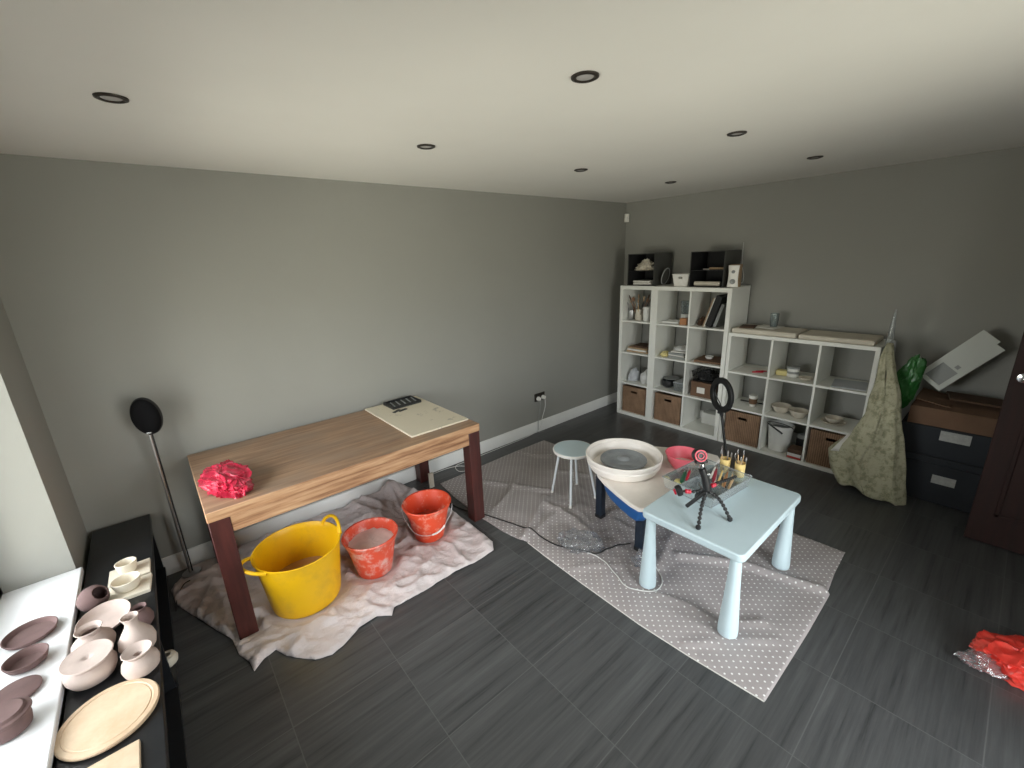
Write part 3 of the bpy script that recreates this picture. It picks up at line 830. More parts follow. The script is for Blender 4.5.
sp_ = MB().lathe([(0, 0), (.018, .002), (.026, .012), (.027, .022), (.02, .034), (0, .038)], 20).build('clay_sponge', 'yellowsponge', loc=in_tray(-.12, .10, .005))
tag(sp_, 'round yellow sponge in the rear left corner of the clear tray', 'sponge')
# tool cups
for i, (x, y) in enumerate(((-1.898, -2.135), (-1.897, -2.222))):
    lb = ['yellow cup of metal loop tools further from the camera', 'yellow cup of metal loop tools closer to the camera'][i]
    t = thing('tool_cup', lb, 'cup', (x, y, TT), 0, 'yellow tool cups')
    MB().lathe([(0, 0), (.025, 0), (.027, .003), (.030, .085), (.0305, .088), (.0275, .088), (.024, .006), (0, .005)], 28).build('cup_body', 'yellowcup', t)
    for k in range(5):
        a = k*1.3+i; dx, dy = .011*math.cos(a), .011*math.sin(a)
        ex, ey = dx*2.6, dy*2.6; h_ = .118+.010*((k*7+i*3) % 4)
        s_ = thing('loop_tool', ['loop tool leaning in the far yellow cup', 'loop tool leaning in the near yellow cup'][i], 'tool', (x, y, TT+.01), 0, ['loop tools in the far yellow cup', 'loop tools in the near yellow cup'][i])
        MB().tube([(dx, dy, 0), (ex, ey, h_-.03)], .0032, 6).build('handle', ['wood', 'steel'][k % 2], s_)
        c = Vector((ex*1.08, ey*1.08, h_-.014))
        MB().tube([c+Vector((.008*math.cos(q), .002, .016*math.sin(q))) for q in [j*PI/5 for j in range(10)]], .0013, 5, closed=True).build('wire_loop', 'steel', s_)

# flexible camera tripod
def beads(m, pts, r, n=10):
    P = smoothpath(pts, 10); acc = 0; last = P[0]; m_ = []
    out = [P[0]]
    for a, b_ in zip(P, P[1:]):
        acc += (b_-a).length
        if acc >= r*1.55: out.append(b_); acc = 0
    for c in out:
        prof = [(r*math.sin(PI*j/6), -r*math.cos(PI*j/6)) for j in range(7)]; prof[0] = (0, -r); prof[-1] = (0, r)
        m.lathe(prof, n, T(*c))
    m.tube(P, r*.55, 6)
    return m
HB = Vector((-2.428, -2.272, .640))
t = thing('flexible_tripod', 'black bendy-legged camera tripod with red joints standing on the blue table', 'tripod', (HB.x, HB.y, TT))
def lc(x, y, z): return (x-HB.x, y-HB.y, z-TT)
hz = HB.z-TT
RB = .0102
for (fx, fy, bx, by) in ((-2.572, -2.31, -2.51, -2.29), (-2.394, -2.385, -2.40, -2.33), (-2.33, -2.17, -2.40, -2.22)):
    l = beads(MB(), [(0, 0, hz-.015), (bx-HB.x, by-HB.y, hz*.60), (fx-HB.x, fy-HB.y, .012)], RB).build('leg', 'blackplastic', t)
    MB().lathe([(0, 0), (.010, 0), (.013, .006), (.012, .016), (.006, .022), (0, .022)], 14, T(fx-HB.x, fy-HB.y, 0)).build('rubber_foot', 'blackplastic', l)
arm_l = [(0, 0, hz), (-.045, .035, hz-.020), (-.085, .085, hz-.022)]
beads(MB(), arm_l, RB*.85).build('arm', 'blackplastic', t)
arm_r = [(0, 0, hz), (.09, -.015, hz-.002), (.18, -.03, hz-.012), (.235, -.045, hz-.010)]
beads(MB(), arm_r, RB*.85).build('arm', 'blackplastic', t)
for nm, c, r in (('red_joint', (-.074, .070, hz-.022), .0125), ('red_joint', (-.066, .060, hz-.022), .0118), ('red_joint', (.036, -.010, hz+.001), .0125), ('red_joint', (.050, -.012, hz), .0118)):
    MB().lathe([(0, -r), (r*.7, -r*.7), (r, 0), (r*.7, r*.7), (0, r)], 14, T(*c)).build(nm, 'redplastic', t)
e_ = MB().lathe([(0, -.012), (.022, -.012), (.025, -.004), (.025, .008), (.018, .014), (0, .014)], 20, T(-.098, .100, hz-.020) @ Matrix.Scale(1.15, 4) @ R(-PI/4) @ R(1.2, 'Y')).build('clamp_head', 'blackplastic', t)
MB().lathe([(0, .0145), (.014, .0145), (.012, .022), (0, .022)], 18, T(-.098, .100, hz-.020) @ Matrix.Scale(1.15, 4) @ R(-PI/4) @ R(-1.94, 'Y')).build('red_cap', 'redplastic', e_)
# stick leg folded forward
MB().cyl((.0, .0, hz-.02), (-.022, .088, .018), .0105, .0105, 12).build('straight_leg', 'blackplastic', t)
MB().tube([(0, 0, hz-.012), (-.012, .010, hz+.055), (-.028, .024, hz+.108)], [.020, .019, .017], 16).build('ball_head_body', 'blackplastic', t)
MB().lathe([(0, 0), (.012, .0), (.015, .012), (.012, .026), (0, .03)], 18, T(-.029, .025, hz+.110)).build('ball', 'chrome', t)
MB().lathe([(0, 0), (.008, 0), (.008, .02), (0, .02)], 12, T(-.016, .008, hz+.078) @ R(math.radians(-50)) @ R(PI/2, 'Y')).build('lock_knob', 'chrome', t)
MB().box(-.034, -.010, 0, .030, .010, .014, T(-.032, .027, hz+.140) @ R(-.6)).build('mount_plate', 'blackplastic', t, bevel=.003)
MC = T(-.042, .036, hz+.182) @ R(math.radians(-133)) @ R(math.radians(72), 'Y')
h_ = MB().lathe([(0, -.03), (.024, -.03), (.034, -.015), (.036, .01), (.030, .018), (0, .018)], 28, MC).build('phone_holder', 'blackplastic', t)
MB().lathe([(.012, .0185), (.016, .0185), (.016, .024), (.012, .024), (.012, .0185)], 28, MC).build('inner_ring', 'redplastic', h_)
MB().lathe([(.024, .0185), (.030, .0185), (.030, .023), (.024, .023), (.024, .0185)], 28, MC).build('red_ring', 'redplastic', h_)

# ------------------------------------------------------------------ ring light on its stand
t = thing('ring_light', 'black ring light with phone arm on a thin stand in front of the shelves', 'ring light', (-1.20, -1.775, 0))
RM = T(0, 0, .735) @ Matrix.Scale(1.07, 4) @ R(math.radians(-32)) @ R(PI/2, 'Y')
rp = [(.088, -.012), (.122, -.012), (.127, -.006), (.127, .008), (.122, .013), (.088, .013), (.083, .008), (.083, -.006), (.088, -.012)]
MB().lathe(rp, 56, RM).build('ring', 'blackplastic', t)
MB().lathe([(.090, .0135), (.120, .0135), (.119, .0160), (.091, .0160)], 56, RM).build('diffuser', 'creamplastic', t)
MB().tube([(-.04, -.115, .20), (0, -.01, .60)], .0095, 12).build('pole', 'blackmetal', t)
MB().box(-.014, -.014, .585, .014, .014, .628).build('swivel', 'blackplastic', t, bevel=.004)
MB().tube(smoothpath([(0, 0, .615), (-.02, -.01, .66), (-.015, .03, .72), (-.01, .045, .75)]), .004, 8).build('phone_arm', 'blackplastic', t)
MB().box(-.022, -.035, .575, -.008, -.008, .60).build('knob', 'blackplastic', t, bevel=.003)
for k in range(3):
    a = k*2*PI/3+.5
    l = MB().tube([(-.04, -.115, .215), (-.045+.11*math.cos(a), -.12+.11*math.sin(a), .08), (-.05+.2*math.cos(a), -.125+.2*math.sin(a), .008)], .0065, 8).build('leg', 'blackmetal', t)

# ------------------------------------------------------------------ cables, power things
def cable(name, label, pts, r, mat, cat='cable'):
    o = MB().tube(smoothpath(pts, 8), r, 8).build(name, mat)
    return tag(o, label, cat)
def on(x, y, r):
    z = 0
    if inside((x, y), mat_poly): z = max(z, .003+mat_h(x, y)+.0)
    if inside((x, y), sheet_poly): z = max(z, .003+sheet_h(x, y))
    return (x, y, z+r+.001)
pts = [(-2.965, -.20), (-2.955, -.34), (-2.95, -.46), (-2.925, -.68), (-2.86, -.83), (-2.79, -1.04), (-2.738, -1.245), (-2.724, -1.45), (-2.687, -1.54), (-2.648, -1.631), (-2.599, -1.704), (-2.48, -1.737), (-2.36, -1.79)]
fine = [(q.x, q.y) for q in smoothpath([(a, b_, 0) for a, b_ in pts], 5)]
cable('power_lead', 'long black lead running from the table leg across the polka dot mat', [on(x, y, .004) for x, y in fine], .004, 'cable_black')
pts = [(-2.648, -1.631), (-2.618, -1.75), (-2.658, -1.891), (-2.695, -1.987), (-2.675, -2.05), (-2.60, -2.125), (-2.50, -2.10), (-2.42, -1.98), (-2.43, -1.90)]
fine = [(q.x, q.y) for q in smoothpath([(a, b_, 0) for a, b_ in pts], 5)]
cable('white_lead', 'white lead looping round the cone leg of the blue table', [on(x, y, .003) for x, y in fine], .003, 'cable_white')
# double socket and plugs
t = thing('wall_socket', 'dark double wall socket above the skirting board on back wall', 'socket', (-1.435, 0, .385))
MB().box(-.073, -.008, -.043, .073, 0, .043).build('faceplate', 'bronze', t, bevel=.003)
MB().box(-.045, -.012, .010, -.030, -.008, .030).box(.030, -.012, .010, .045, -.008, .030).build('switch', 'blackplastic', t)
for i, (x, z) in enumerate(((-1.47, .375), (-1.40, .378))):
    o = MB().lathe([(0, 0), (.022, 0), (.024, .01), (.018, .032), (0, .034)], 20, R(PI/2, 'X')).build('mains_plug', 'whiteplastic', loc=(x, -.0135 if i else -.0135, z))
    tag(o, ['white plug in the left outlet of the double socket', 'white plug in the right outlet of the double socket'][i], 'plug', 'plugs in the wall socket')
cable('socket_lead', 'white lead dropping from the wall socket and running along the skirting', [(-1.40, -.05, .362), (-1.405, -.055, .28), (-1.43, -.035, .16), (-1.46, -.03, .05), (-1.60, -.03, .006), (-2.0, -.045, .005), (-2.4, -.05, .005), (-2.56, -.06, .005), (-2.60, -.16, .005), (-2.55, -.20, .005), (-2.50, -.13, .005), (-2.62, -.05, .005), (-2.9, -.045, .005)], .0032, 'cable_white')
cable('grey_lead', 'grey lead hanging straight down from the wall socket', [(-1.47, -.05, .36), (-1.475, -.052, .28), (-1.485, -.03, .15), (-1.488, -.026, .05), (-1.49, -.03, .006), (-1.42, -.05, .005)], .0032, 'greypaper')
# crumpled clear plastic on the mat
o = crumple('clear_plastic_bag', 'clearbag', .13, .09, .05, .7, 8, 11, 5, loc=(-2.60, -1.58, .012)); o.rotation_euler = (0, 0, -1.0)
tag(o, 'crumpled clear plastic bag on the polka dot mat beside the black lead', 'plastic bag')
o = crumple('clear_plastic_bag', 'clearbag', .07, .06, .05, .7, 8, 15, 4, loc=(-2.455, -1.955, .012))
tag(o, 'scrunched clear plastic between the wheel leg and the blue table', 'plastic bag')

# ------------------------------------------------------------------ downlights
spots = [(-4.364, -1.115, 'recessed dark-rimmed ceiling spotlight above the left end of the dining table'), (-3.197, -1.082, 'recessed ceiling spotlight above the right end of the dining table'),
 (-2.014, -1.060, 'recessed ceiling spotlight above the small round stool'), (-3.201, -2.100, 'largest recessed spotlight, at top middle of the ceiling'),
 (-2.019, -2.068, 'recessed ceiling spotlight above the pale blue table'), (-0.915, -1.074, 'recessed ceiling spotlight close to the tall shelves'), (-0.927, -2.093, 'recessed ceiling spotlight above the low shelves')]
t0 = None
for (x, y, lb) in spots:
    if t0 is None:
        t0 = thing('ceiling_spotlight', lb, 'ceiling light', (x, y, H), 0, 'recessed ceiling spotlights')
        MB().lathe([(.030, -.0005), (.045, -.0005), (.044, -.005), (.036, -.008), (.030, -.006), (.030, -.0005)], 40).build('rim', 'bronze', t0)
        MB().lathe([(.0295, -.0008), (.0293, -.0030), (.022, -.0048), (0, -.0052)], 32).build('lamp_lens', 'bulb', t0)
    else:
        dup(t0, (x, y, H), 0, lb)
# alarm sensor in the corner
t = thing('motion_sensor', 'small white motion sensor high in the corner between back and right walls', 'sensor', (-.027, -.027, 2.19))
SM = R(math.radians(-135))
MB().prism([(-.0, -.028), (.030, -.024), (.036, 0), (.030, .024), (0, .028)], -.045, .045, R(math.radians(-135))).build('sensor_body', 'whiteplastic', t, bevel=.006)
MB().prism([(.028, -.016), (.0385, 0), (.028, .016)], -.03, .008, R(math.radians(-135))).build('sensor_lens', 'porcelain', t)

# ------------------------------------------------------------------ speaker on a stand
t = thing('floor_speaker', 'black egg-shaped speaker on thin silver pole beside the black bench', 'speaker', (-4.545, -.115, .012))
MB().lathe([(0, 0), (.045, 0), (.05, .004), (.048, .009), (.02, .013), (0, .013)], 36).build('base_plate', 'steel', t)
MB().tube([(-.006, 0, .012), (-.004, 0, .95)], .0072, 12).build('pole', 'steel', t)
MB().tube([(.0065, .002, .012), (.006, .002, .95)], .0035, 8).build('pole_cable_cover', 'blackplastic', t)
SMx = T(.006, -.01, 1.038) @ R(math.radians(-18)) @ R(math.radians(8), 'X')
hm = MB(); pr = [(math.sin(PI*i/20), -math.cos(PI*i/20)) for i in range(21)]; pr[0] = (0, -1); pr[-1] = (0, 1)
hm.lathe(pr, 40, SMx @ Matrix.Diagonal((.069, .045, .112, 1)))
hs = hm.build('speaker_shell', 'blackplastic', t)
gr = MB(); pr2 = [(math.sin(PI*i/40), -math.cos(PI*i/40)) for i in range(21)]; pr2[0] = (0, -1)
gr.lathe(pr2, 40, SMx @ T(0, -.008, 0) @ Matrix.Diagonal((.066, .043, .108, 1)) @ R(-PI/2, 'X'))
gr.build('speaker_grille', 'speakergrille', hs)
MB().box(-.012, -.0425, -.086, .012, -.037, -.079, SMx @ T(0, -.004, 0) @ R(.0, 'X') ).build('badge', 'chrome', hs, bevel=.001)
MB().tube([(0, 0, .93), (0, -.006, .955)], .010, 12).build('neck', 'blackplastic', t)
cable('speaker_lead', 'dark lead on the floor running from the speaker base towards the bench', [(-4.56, -.215, .03), (-4.59, -.24, .035), (-4.62, -.27, .012), (-4.635, -.33, .006), (-4.645, -.42, .005)], .003, 'cable_black')

# ------------------------------------------------------------------ black bench and its pots
BX0, BX1, BY0, BY1, BZ = -4.906, -4.655, -2.15, -.024, .44
t = thing('low_bench', 'long low black bench under the window, covered with drying pots', 'bench', ((BX0+BX1)/2, (BY0+BY1)/2, 0))
bw, bl = (BX1-BX0)/2, (BY1-BY0)/2
MB().box(-bw, -bl, BZ-.035, bw, bl, BZ).build('bench_top', 'black_wood', t, bevel=.003)
for y in (-bl+.012, 0, bl-.034):
    MB().box(-bw+.012, y, 0, bw-.012, y+.022, BZ-.036).build('side_panel', 'black_wood', t)
MB().box(-bw+.012, -bl+.036, .07, bw-.004, -.002, .09).build('lower_shelf', 'black_wood', t)
MB().box(-bw+.012, .024, .07, bw-.004, bl-.036, .09).build('lower_shelf', 'black_wood', t)
MB().box(-bw+.008, -bl+.012, 0, -bw+.012, bl-.012, BZ-.036).build('back_panel', 'black_wood', t)
def pot(name, label, cat, x, y, z, prof, mat, n=44, rz=0, ell=(1, 1), Mx=None, group=None):
    o = MB().lathe(prof, n, Mx, ell).build(name, mat, loc=(x, y, z))
    return tag(o, label, cat, group)
def wall_prof(out, th=.004):
    """outer profile -> closed vessel with an inner wall"""
    inn = [(max(0, r-th), z) for r, z in reversed(out[1:])]
    inn[0] = (out[-1][0]-th, out[-1][1]-.0005)
    inn[-1] = (inn[-1][0], out[1][1]+th) if inn[-1][1] < th else inn[-1]
    return [(0, 0)]+out[1:]+[(out[-1][0]-th*.5, out[-1][1]+.0015)]+inn+[(0, th*1.3)]
g_ = 'pale clay pots drying on the black bench'
# round oval-looking board in front
o = pot('round_board', 'large round pale wooden board with grooved rim nearest on the black bench', 'board', -4.787, -1.497, BZ, [(0, 0), (.12, 0), (.127, .006), (.128, .012), (.125, .017), (.112, .018), (.110, .0155), (.107, .0155), (.105, .0172), (0, .0172)], 'paleoak', 72)
o = MB().box(-.095, -.10, 0, .095, .10, .014).build('square_board', 'paleoak', loc=(-4.808, -1.755, BZ), bevel=.002)
tag(o, 'square pale wooden board at the bottom edge behind the round board', 'board')
# lidded pot
t = thing('lidded_pot', 'squat pale clay pot with wide flared lid, beside the collared pot', 'pot', (-4.835, -1.262, BZ), 0, g_)
MB().lathe(wall_prof([(0, 0), (.042, 0), (.060, .012), (.070, .034), (.071, .048), (.063, .066), (.050, .077), (.047, .080)]), 48).build('pot_body', 'clay', t)
LM = T(0, .002, .083) @ R(math.radians(4), 'X')
MB().lathe([(0, -.004), (.048, -.004), (.066, .004), (.071, .010), (.068, .013), (.050, .009), (.02, .010), (.010, .006), (.006, .003), (0, .002)], 48, LM).build('lid', 'clay', t)
pot('collared_pot', 'round pale clay pot with broad flat collar and narrow opening', 'pot', -4.702, -1.345, BZ, [(0, 0), (.034, 0), (.050, .014), (.0545, .036), (.050, .055), (.036, .068), (.031, .074), (.040, .084), (.044, .091), (.042, .093), (.034, .087), (.018, .079), (.012, .076), (.010, .060), (.02, .05), (0, .03)], 'clay', group=g_)
pot('bottle_vase', 'bulbous pale clay vase with narrow flared neck behind the collared pot', 'vase', -4.708, -1.228, BZ, wall_prof([(0, 0), (.036, 0), (.050, .018), (.056, .045), (.051, .070), (.034, .098), (.022, .118), (.019, .132), (.023, .150), (.027, .157)]), 'clay', group=g_)
pot('clay_jug', 'pale clay pot with wide open neck behind the lidded pot', 'pot', -4.836, -1.118, BZ, wall_prof([(0, 0), (.040, 0), (.056, .014), (.063, .036), (.058, .058), (.040, .076), (.031, .086), (.032, .098), (.040, .108)]), 'clay', group=g_)
o = pot('shallow_dish', 'wide shallow pale clay dish tilted behind the open-necked pot', 'dish', -4.812, -.972, BZ+.012, wall_prof([(0, 0), (.045, 0), (.065, .006), (.080, .018), (.086, .030)]), 'clay', group=g_)
o.rotation_euler = (math.radians(9), math.radians(-3), 0)
pot('small_vase', 'small brownish clay vase behind the bulbous vase at bench edge', 'vase', -4.697, -1.075, BZ, wall_prof([(0, 0), (.026, 0), (.036, .014), (.039, .035), (.033, .055), (.024, .068), (.022, .075), (.027, .085)]), 'redclay', group=g_)
o = pot('dark_round_pot', 'round dark brown clay pot lying on its side beside the window sill', 'pot', -4.848, -.825, BZ+.056, [(0, -.050), (.022, -.048), (.042, -.032), (.0515, -.005), (.048, .020), (.036, .036), (.030, .042), (.027, .041), (.028, .034), (.040, .018), (.043, -.005), (.034, -.028), (0, -.042)], 'redclay')
o.rotation_euler = (math.radians(28), math.radians(48), 0)
# two plaster moulds: slab with a bowl form
for i, (y, r1, hh) in enumerate(((-.785, .052, .045), (-.640, .040, .050))):
    t = thing('plaster_mould', ['cream square tile with wide oval dish standing on it, on bench', 'cream square tile with small cup on it, furthest along the bench'][i], 'mould', (-4.740, y, BZ), math.radians(-4+3*i), 'cream tiles with vessels')
    MB().box(-.075, -.066, 0, .075, .066, .016).build('tile', 'plaster', t, bevel=.002)
    MB().lathe(wall_prof([(0, 0), (r1*.62, 0), (r1*.78, .008), (r1*.92, hh*.6), (r1, hh), (r1*1.02, hh+.004)], .006), 40, T(-.004, 0, .0165), (1, .92)).build('vessel', 'plaster', t)
# crinkled dark plastic at the bench edge and the pot on the floor
pot('small_round_pot', 'small cream pot with a hole on the lower shelf of the black bench', 'pot', -4.682, -.93, .091, [(0, 0), (.022, 0), (.036, .014), (.040, .034), (.033, .052), (.018, .058), (.014, .056), (.028, .046), (.033, .032), (.028, .014), (0, .008)], 'bowlcream')

# dark clay pieces on the sill
SZ_ = WZ0+.0005
sg = 'brown clay pieces on the window sill'
pot('clay_dish', 'largest brown clay dish on the white sill, furthest back', 'dish', -5.022, -.905, SZ_, wall_prof([(0, 0), (.060, 0), (.070, .006), (.075, .016), (.077, .022)], .005), 'redclay', group=sg)
pot('clay_bowl', 'small brown clay bowl on the sill between large dish and flat lid', 'bowl', -5.008, -1.083, SZ_, wall_prof([(0, 0), (.036, 0), (.050, .010), (.056, .026), (.059, .036)], .005), 'redclay', group=sg)
pot('clay_disc', 'flat brown clay disc on the sill behind the lidded pot', 'lid', -5.018, -1.220, SZ_, [(0, 0), (.054, 0), (.060, .006), (.0605, .012), (.057, .014), (0, .013)], 'redclay', group=sg)
t = thing('brown_lidded_pot', 'brown clay pot with stepped lid at the left end of the white sill', 'pot', (-5.010, -1.385, SZ_), 0, sg)
MB().lathe(wall_prof([(0, 0), (.040, 0), (.050, .008), (.054, .030), (.054, .052)]), 44).build('pot_body', 'redclay', t)
MB().lathe([(0, .0545), (.056, .0545), (.061, .060), (.060, .066), (.050, .068), (.047, .074), (.044, .076), (0, .075)], 44).build('lid', 'redclay', t)

# ------------------------------------------------------------------ shelf units
XF, XB = -.413, -.023
def shelf_unit(name, label, y_left, width, height, cols, rows, outer, inner):
    """y_left is the side by the back wall; runs towards -y"""
    t = thing(name, label, 'shelf unit', ((XF+XB)/2, y_left-width/2, 0))
    d, w = (XB-XF)/2, width/2
    MB().box(-d, -w, height-outer, d, w, height).build('top_panel', 'shelfwhite', t, bevel=.0015)
    MB().box(-d, -w, 0, d, w, outer).build('bottom_panel', 'shelfwhite', t, bevel=.0015)
    for (a, b_) in ((-w, -w+outer), (w-outer, w)):
        MB().box(-d, a, outer, d, b_, height-outer).build('side_panel', 'shelfwhite', t, bevel=.0015)
    iw, ih = width-2*outer, height-2*outer
    cw, rh = (iw-(cols-1)*inner)/cols, (ih-(rows-1)*inner)/rows
    for c in range(1, cols):
        y = w-outer-c*cw-(c-1)*inner
        MB().box(-d+.004, y-inner, outer, d-.002, y, height-outer).build('divider', 'shelfwhite', t)
    for r in range(1, rows):
        z = outer+r*rh+(r-1)*inner
        for c in range(cols):
            y1 = w-outer-c*(cw+inner)
            MB().box(-d+.004, y1-cw, z, d-.002, y1, z+inner).build('shelf_board', 'shelfwhite', t)
    def cell(c, r):       # column from the back wall, row from the floor -> (y_right, y_left, z0, z1)
        y1 = y_left-outer-c*(cw+inner)
        return (y1-cw, y1, outer+r*(rh+inner), outer+r*(rh+inner)+rh)
    return cell
A = shelf_unit('cube_shelf', 'tall narrow white shelf unit one cube wide nearest the corner', -.25, .42, 1.47, 1, 4, .038, .016)
B = shelf_unit('cube_shelf', 'tall white shelf unit two cubes wide in the middle of the row', -.671, .77, 1.47, 2, 4, .038, .016)
D = shelf_unit('cube_shelf', 'lower white shelf unit three cubes wide and three cubes high', -1.446, 1.09, 1.075, 3, 3, .03, .016)

bt = None
def basket(cell, label, handle_front=True, dy=0, w=None):
    global bt
    y0, y1, z0, z1 = cell; yc = (y0+y1)/2+dy
    loc_ = (-.225, yc, z0+.001)
    if bt is not None: return dup(bt, loc_, 0, label)
    hw = .150 if w is None else w; t = thing('wicker_basket', label, 'basket', loc_, 0, 'brown woven baskets on the bottom shelves')
    hx_, h = .165, .295
    m = MB(); th = .012
    m.box(-hx_, -hw, 0, hx_, hw, th)
    m.box(-hx_, -hw, th, -hx_+th, -.04, h).box(-hx_, .04, th, -hx_+th, hw, h).box(-hx_, -.04, th, -hx_+th, .04, h-.065).box(-hx_, -.04, h-.035, -hx_+th, .04, h)
    m.box(hx_-th, -hw, th, hx_, hw, h).box(-hx_+th, -hw, th, hx_-th, -hw+th, h).box(-hx_+th, hw-th, th, hx_-th, hw, h)
    m.build('basket_body', 'wicker', t)
    r_ = MB().tube([(-hx_+.006, -hw+.006, h), (hx_-.006, -hw+.006, h), (hx_-.006, hw-.006, h), (-hx_+.006, hw-.006, h)], .010, 8, closed=True)
    r_.build('woven_rim', 'wicker', t)
    f = MB().tube([(-hx_-.001, -.04, h-.065), (-hx_-.001, .04, h-.065), (-hx_-.001, .04, h-.035), (-hx_-.001, -.04, h-.035)], .004, 6, closed=True)
    f.build('handle_opening', 'wicker', t)
    bt = t
    return t
basket(A(0, 0), 'brown woven basket in the narrow shelf unit by the corner')
basket(B(0, 0), 'brown woven basket in the middle shelf unit')
basket(D(0, 0), 'brown woven basket behind the ring light stand')
basket(D(2, 0), 'brown woven basket half hidden by the draped cloth')

def put(name, label, cat, mb, mat, x, y, z, rz=0, group=None, **k):
    o = mb.build(name, mat, loc=(x, y, z), **k); o.rotation_euler = (0, 0, rz)
    return tag(o, label, cat, group)
def sheetpile(cell, names, x, y, sizes, mats, labels, group, cat='papers'):
    z = cell[2]+.001
    for i, (sx, sy, h) in enumerate(sizes):
        m2 = MB().box(-sx/2, -sy/2, 0, sx/2, sy/2, h)
        put(names[i], labels[i], cat, m2, mats[i], x+.006*math.sin(i*3), y+.008*math.cos(i*5), z, .12*math.sin(i*2.3+1), group, bevel=.002)
        z += h+.001
    return z
# narrow unit, top row: brushes and tools in jars
y0, y1, z0, z1 = A(0, 3)
def jar(name, label, cat, x, y, z, r, h, mat, group=None, flare=1.05):
    return pot(name, label, cat, x, y, z, wall_prof([(0, 0), (r*.86, 0), (r*.92, .004), (r*flare*.97, h*.6), (r*flare, h)], .003), mat, 28, group=group)
jar('steel_jar', 'shiny metal pot of tools at left of the top narrow shelf', 'pot', -.31, -.335, z0+.001, .034, .105, 'steel')
jar('brush_jar', 'pale pot crammed with paintbrushes in the top narrow shelf', 'pot', -.30, -.425, z0+.001, .045, .115, 'bowlcream')
jar('tall_beaker', 'whitish beaker at the right of the top narrow shelf', 'beaker', -.325, -.535, z0+.001, .040, .150, 'porcelain')
def brush(x, y, z, dx, dy, L, mat, label, group, head=.006):
    t = thing('paintbrush', label, 'brush', (x, y, z), 0, group)
    d = Vector((dx, dy, 1)).normalized()
    MB().tube([(0, 0, 0), d*L*.4, d*L*.78], [.0035, .0045, .003], 6).build('handle', mat, t)
    MB().tube([d*L*.78, d*L*.86, d*L*.95, d*L], [.0042, head, head*.9, .001], 6).build('bristles', ['kraft', 'darkcard', 'brownwood'][int(abs(x*1000)) % 3], t)
for k in range(11):
    a = k*2*PI/11; r_ = .020+.010*(k % 2)
    brush(-.30+r_*math.cos(a)*.8, -.425+r_*math.sin(a)*.8, z0+.012, .30*math.cos(a), .42*math.sin(a), .235+.02*((k*5) % 3), ['brownwood', 'darkcard', 'wood', 'blackplastic'][k % 4], 'paintbrush fanned out in the pale pot', 'paintbrushes in the pale pot', .007+.002*(k % 3))
for k in range(5):
    a = k*2*PI/5+.3
    t = thing('metal_tool', 'thin metal tool standing in the shiny pot', 'tool', (-.31+.012*math.cos(a), -.335+.012*math.sin(a), z0+.012), 0, 'metal tools in the shiny pot')
    d = Vector((.22*math.cos(a), .32*math.sin(a), 1)).normalized()
    MB().tube([(0, 0, 0), d*.15], .003, 6).build('handle', ['steel', 'blackplastic'][k % 2], t)
    MB().tube([d*.15, d*.17, d*.19], [.004, .007, .002], 6).build('tip', 'steel', t)
# narrow unit row 2 (books) and row 1 (bags)
sheetpile(A(0, 2), ['paper_bundle']*4, -.24, -.46, [(.26, .26, .016), (.27, .24, .018), (.24, .25, .016), (.20, .20, .014)], ['kraft', 'paper', 'kraft', 'darkcard'],
          ['lowest tan folder of the pile in the narrow shelf', 'white paper bundle above the lowest tan folder, narrow shelf', 'upper tan folder of the pile in the narrow shelf', 'dark card on top of the pile in the narrow shelf'], 'papers in the narrow shelf')
c = A(0, 1)
o = crumple('grey_plastic_pouch', 'greybag', .085, .060, .10, .35, 4, 21, 4, loc=(-.26, -.375, c[2]+.001)); tag(o, 'grey plastic pouch left of the white bag above the corner basket', 'bag')
o = crumple('white_plastic_bag', 'whitebag', .080, .062, .11, .35, 4, 23, 4, loc=(-.27, -.535, c[2]+.001)); tag(o, 'bulging white plastic bag above the corner basket', 'bag')
# middle unit column 1
c = B(0, 3)
jar('blue_grey_jar', 'translucent blue-grey tumbler standing on a white pot, middle shelf unit', 'jar', -.20, -.915, c[2]+.092, .055, .125, 'glassy')
jar('white_pot', 'white pot underneath the blue-grey tumbler', 'pot', -.20, -.915, c[2]+.001, .050, .088, 'porcelain')
put('small_wooden_box', 'small orange-brown wooden box beside the blue-grey tumbler', 'box', MB().box(-.03, -.036, 0, .03, .036, .065), 'orange_wood', -.34, -.975, c[2]+.001, .05, bevel=.003)
put('white_tray', 'low white tray at left of the top middle shelf', 'tray', MB().box(-.07, -.09, 0, .07, .09, .006).box(-.07, -.09, .006, -.064, .09, .018).box(.064, -.09, .006, .07, .09, .018).box(-.064, -.09, .006, .064, -.084, .018).box(-.064, .084, .006, .064, .09, .018), 'porcelain', -.27, -.813, c[2]+.001, .05)
c = B(0, 2)
z = sheetpile(c, ['magazine']*4, -.235, -.925, [(.27, .18, .02), (.25, .17, .014), (.26, .18, .022), (.24, .17, .012)], ['greypaper', 'paper', 'greypaper', 'paper'],
          ['grey magazine at the bottom of the middle shelf stack', 'white magazine just above the bottom one, middle shelf stack', 'grey folder near top of the middle shelf stack', 'white magazine on top of the middle shelf stack'], 'magazines in the middle shelf unit', 'magazine')
o = crumple('folded_white_bag', 'whitebag', .12, .10, .030, .4, 5, 31, 4, loc=(-.235, -.935, z+.001)); tag(o, 'folded white bag lying on the magazine stack', 'bag')
o = crumple('yellow_cloth', 'yellowsponge', .06, .045, .035, .4, 5, 33, 4, loc=(-.31, -.775, c[2]+.001)); tag(o, 'crumpled pale yellow cloth left of the magazine stack', 'cloth')
c = B(0, 1)
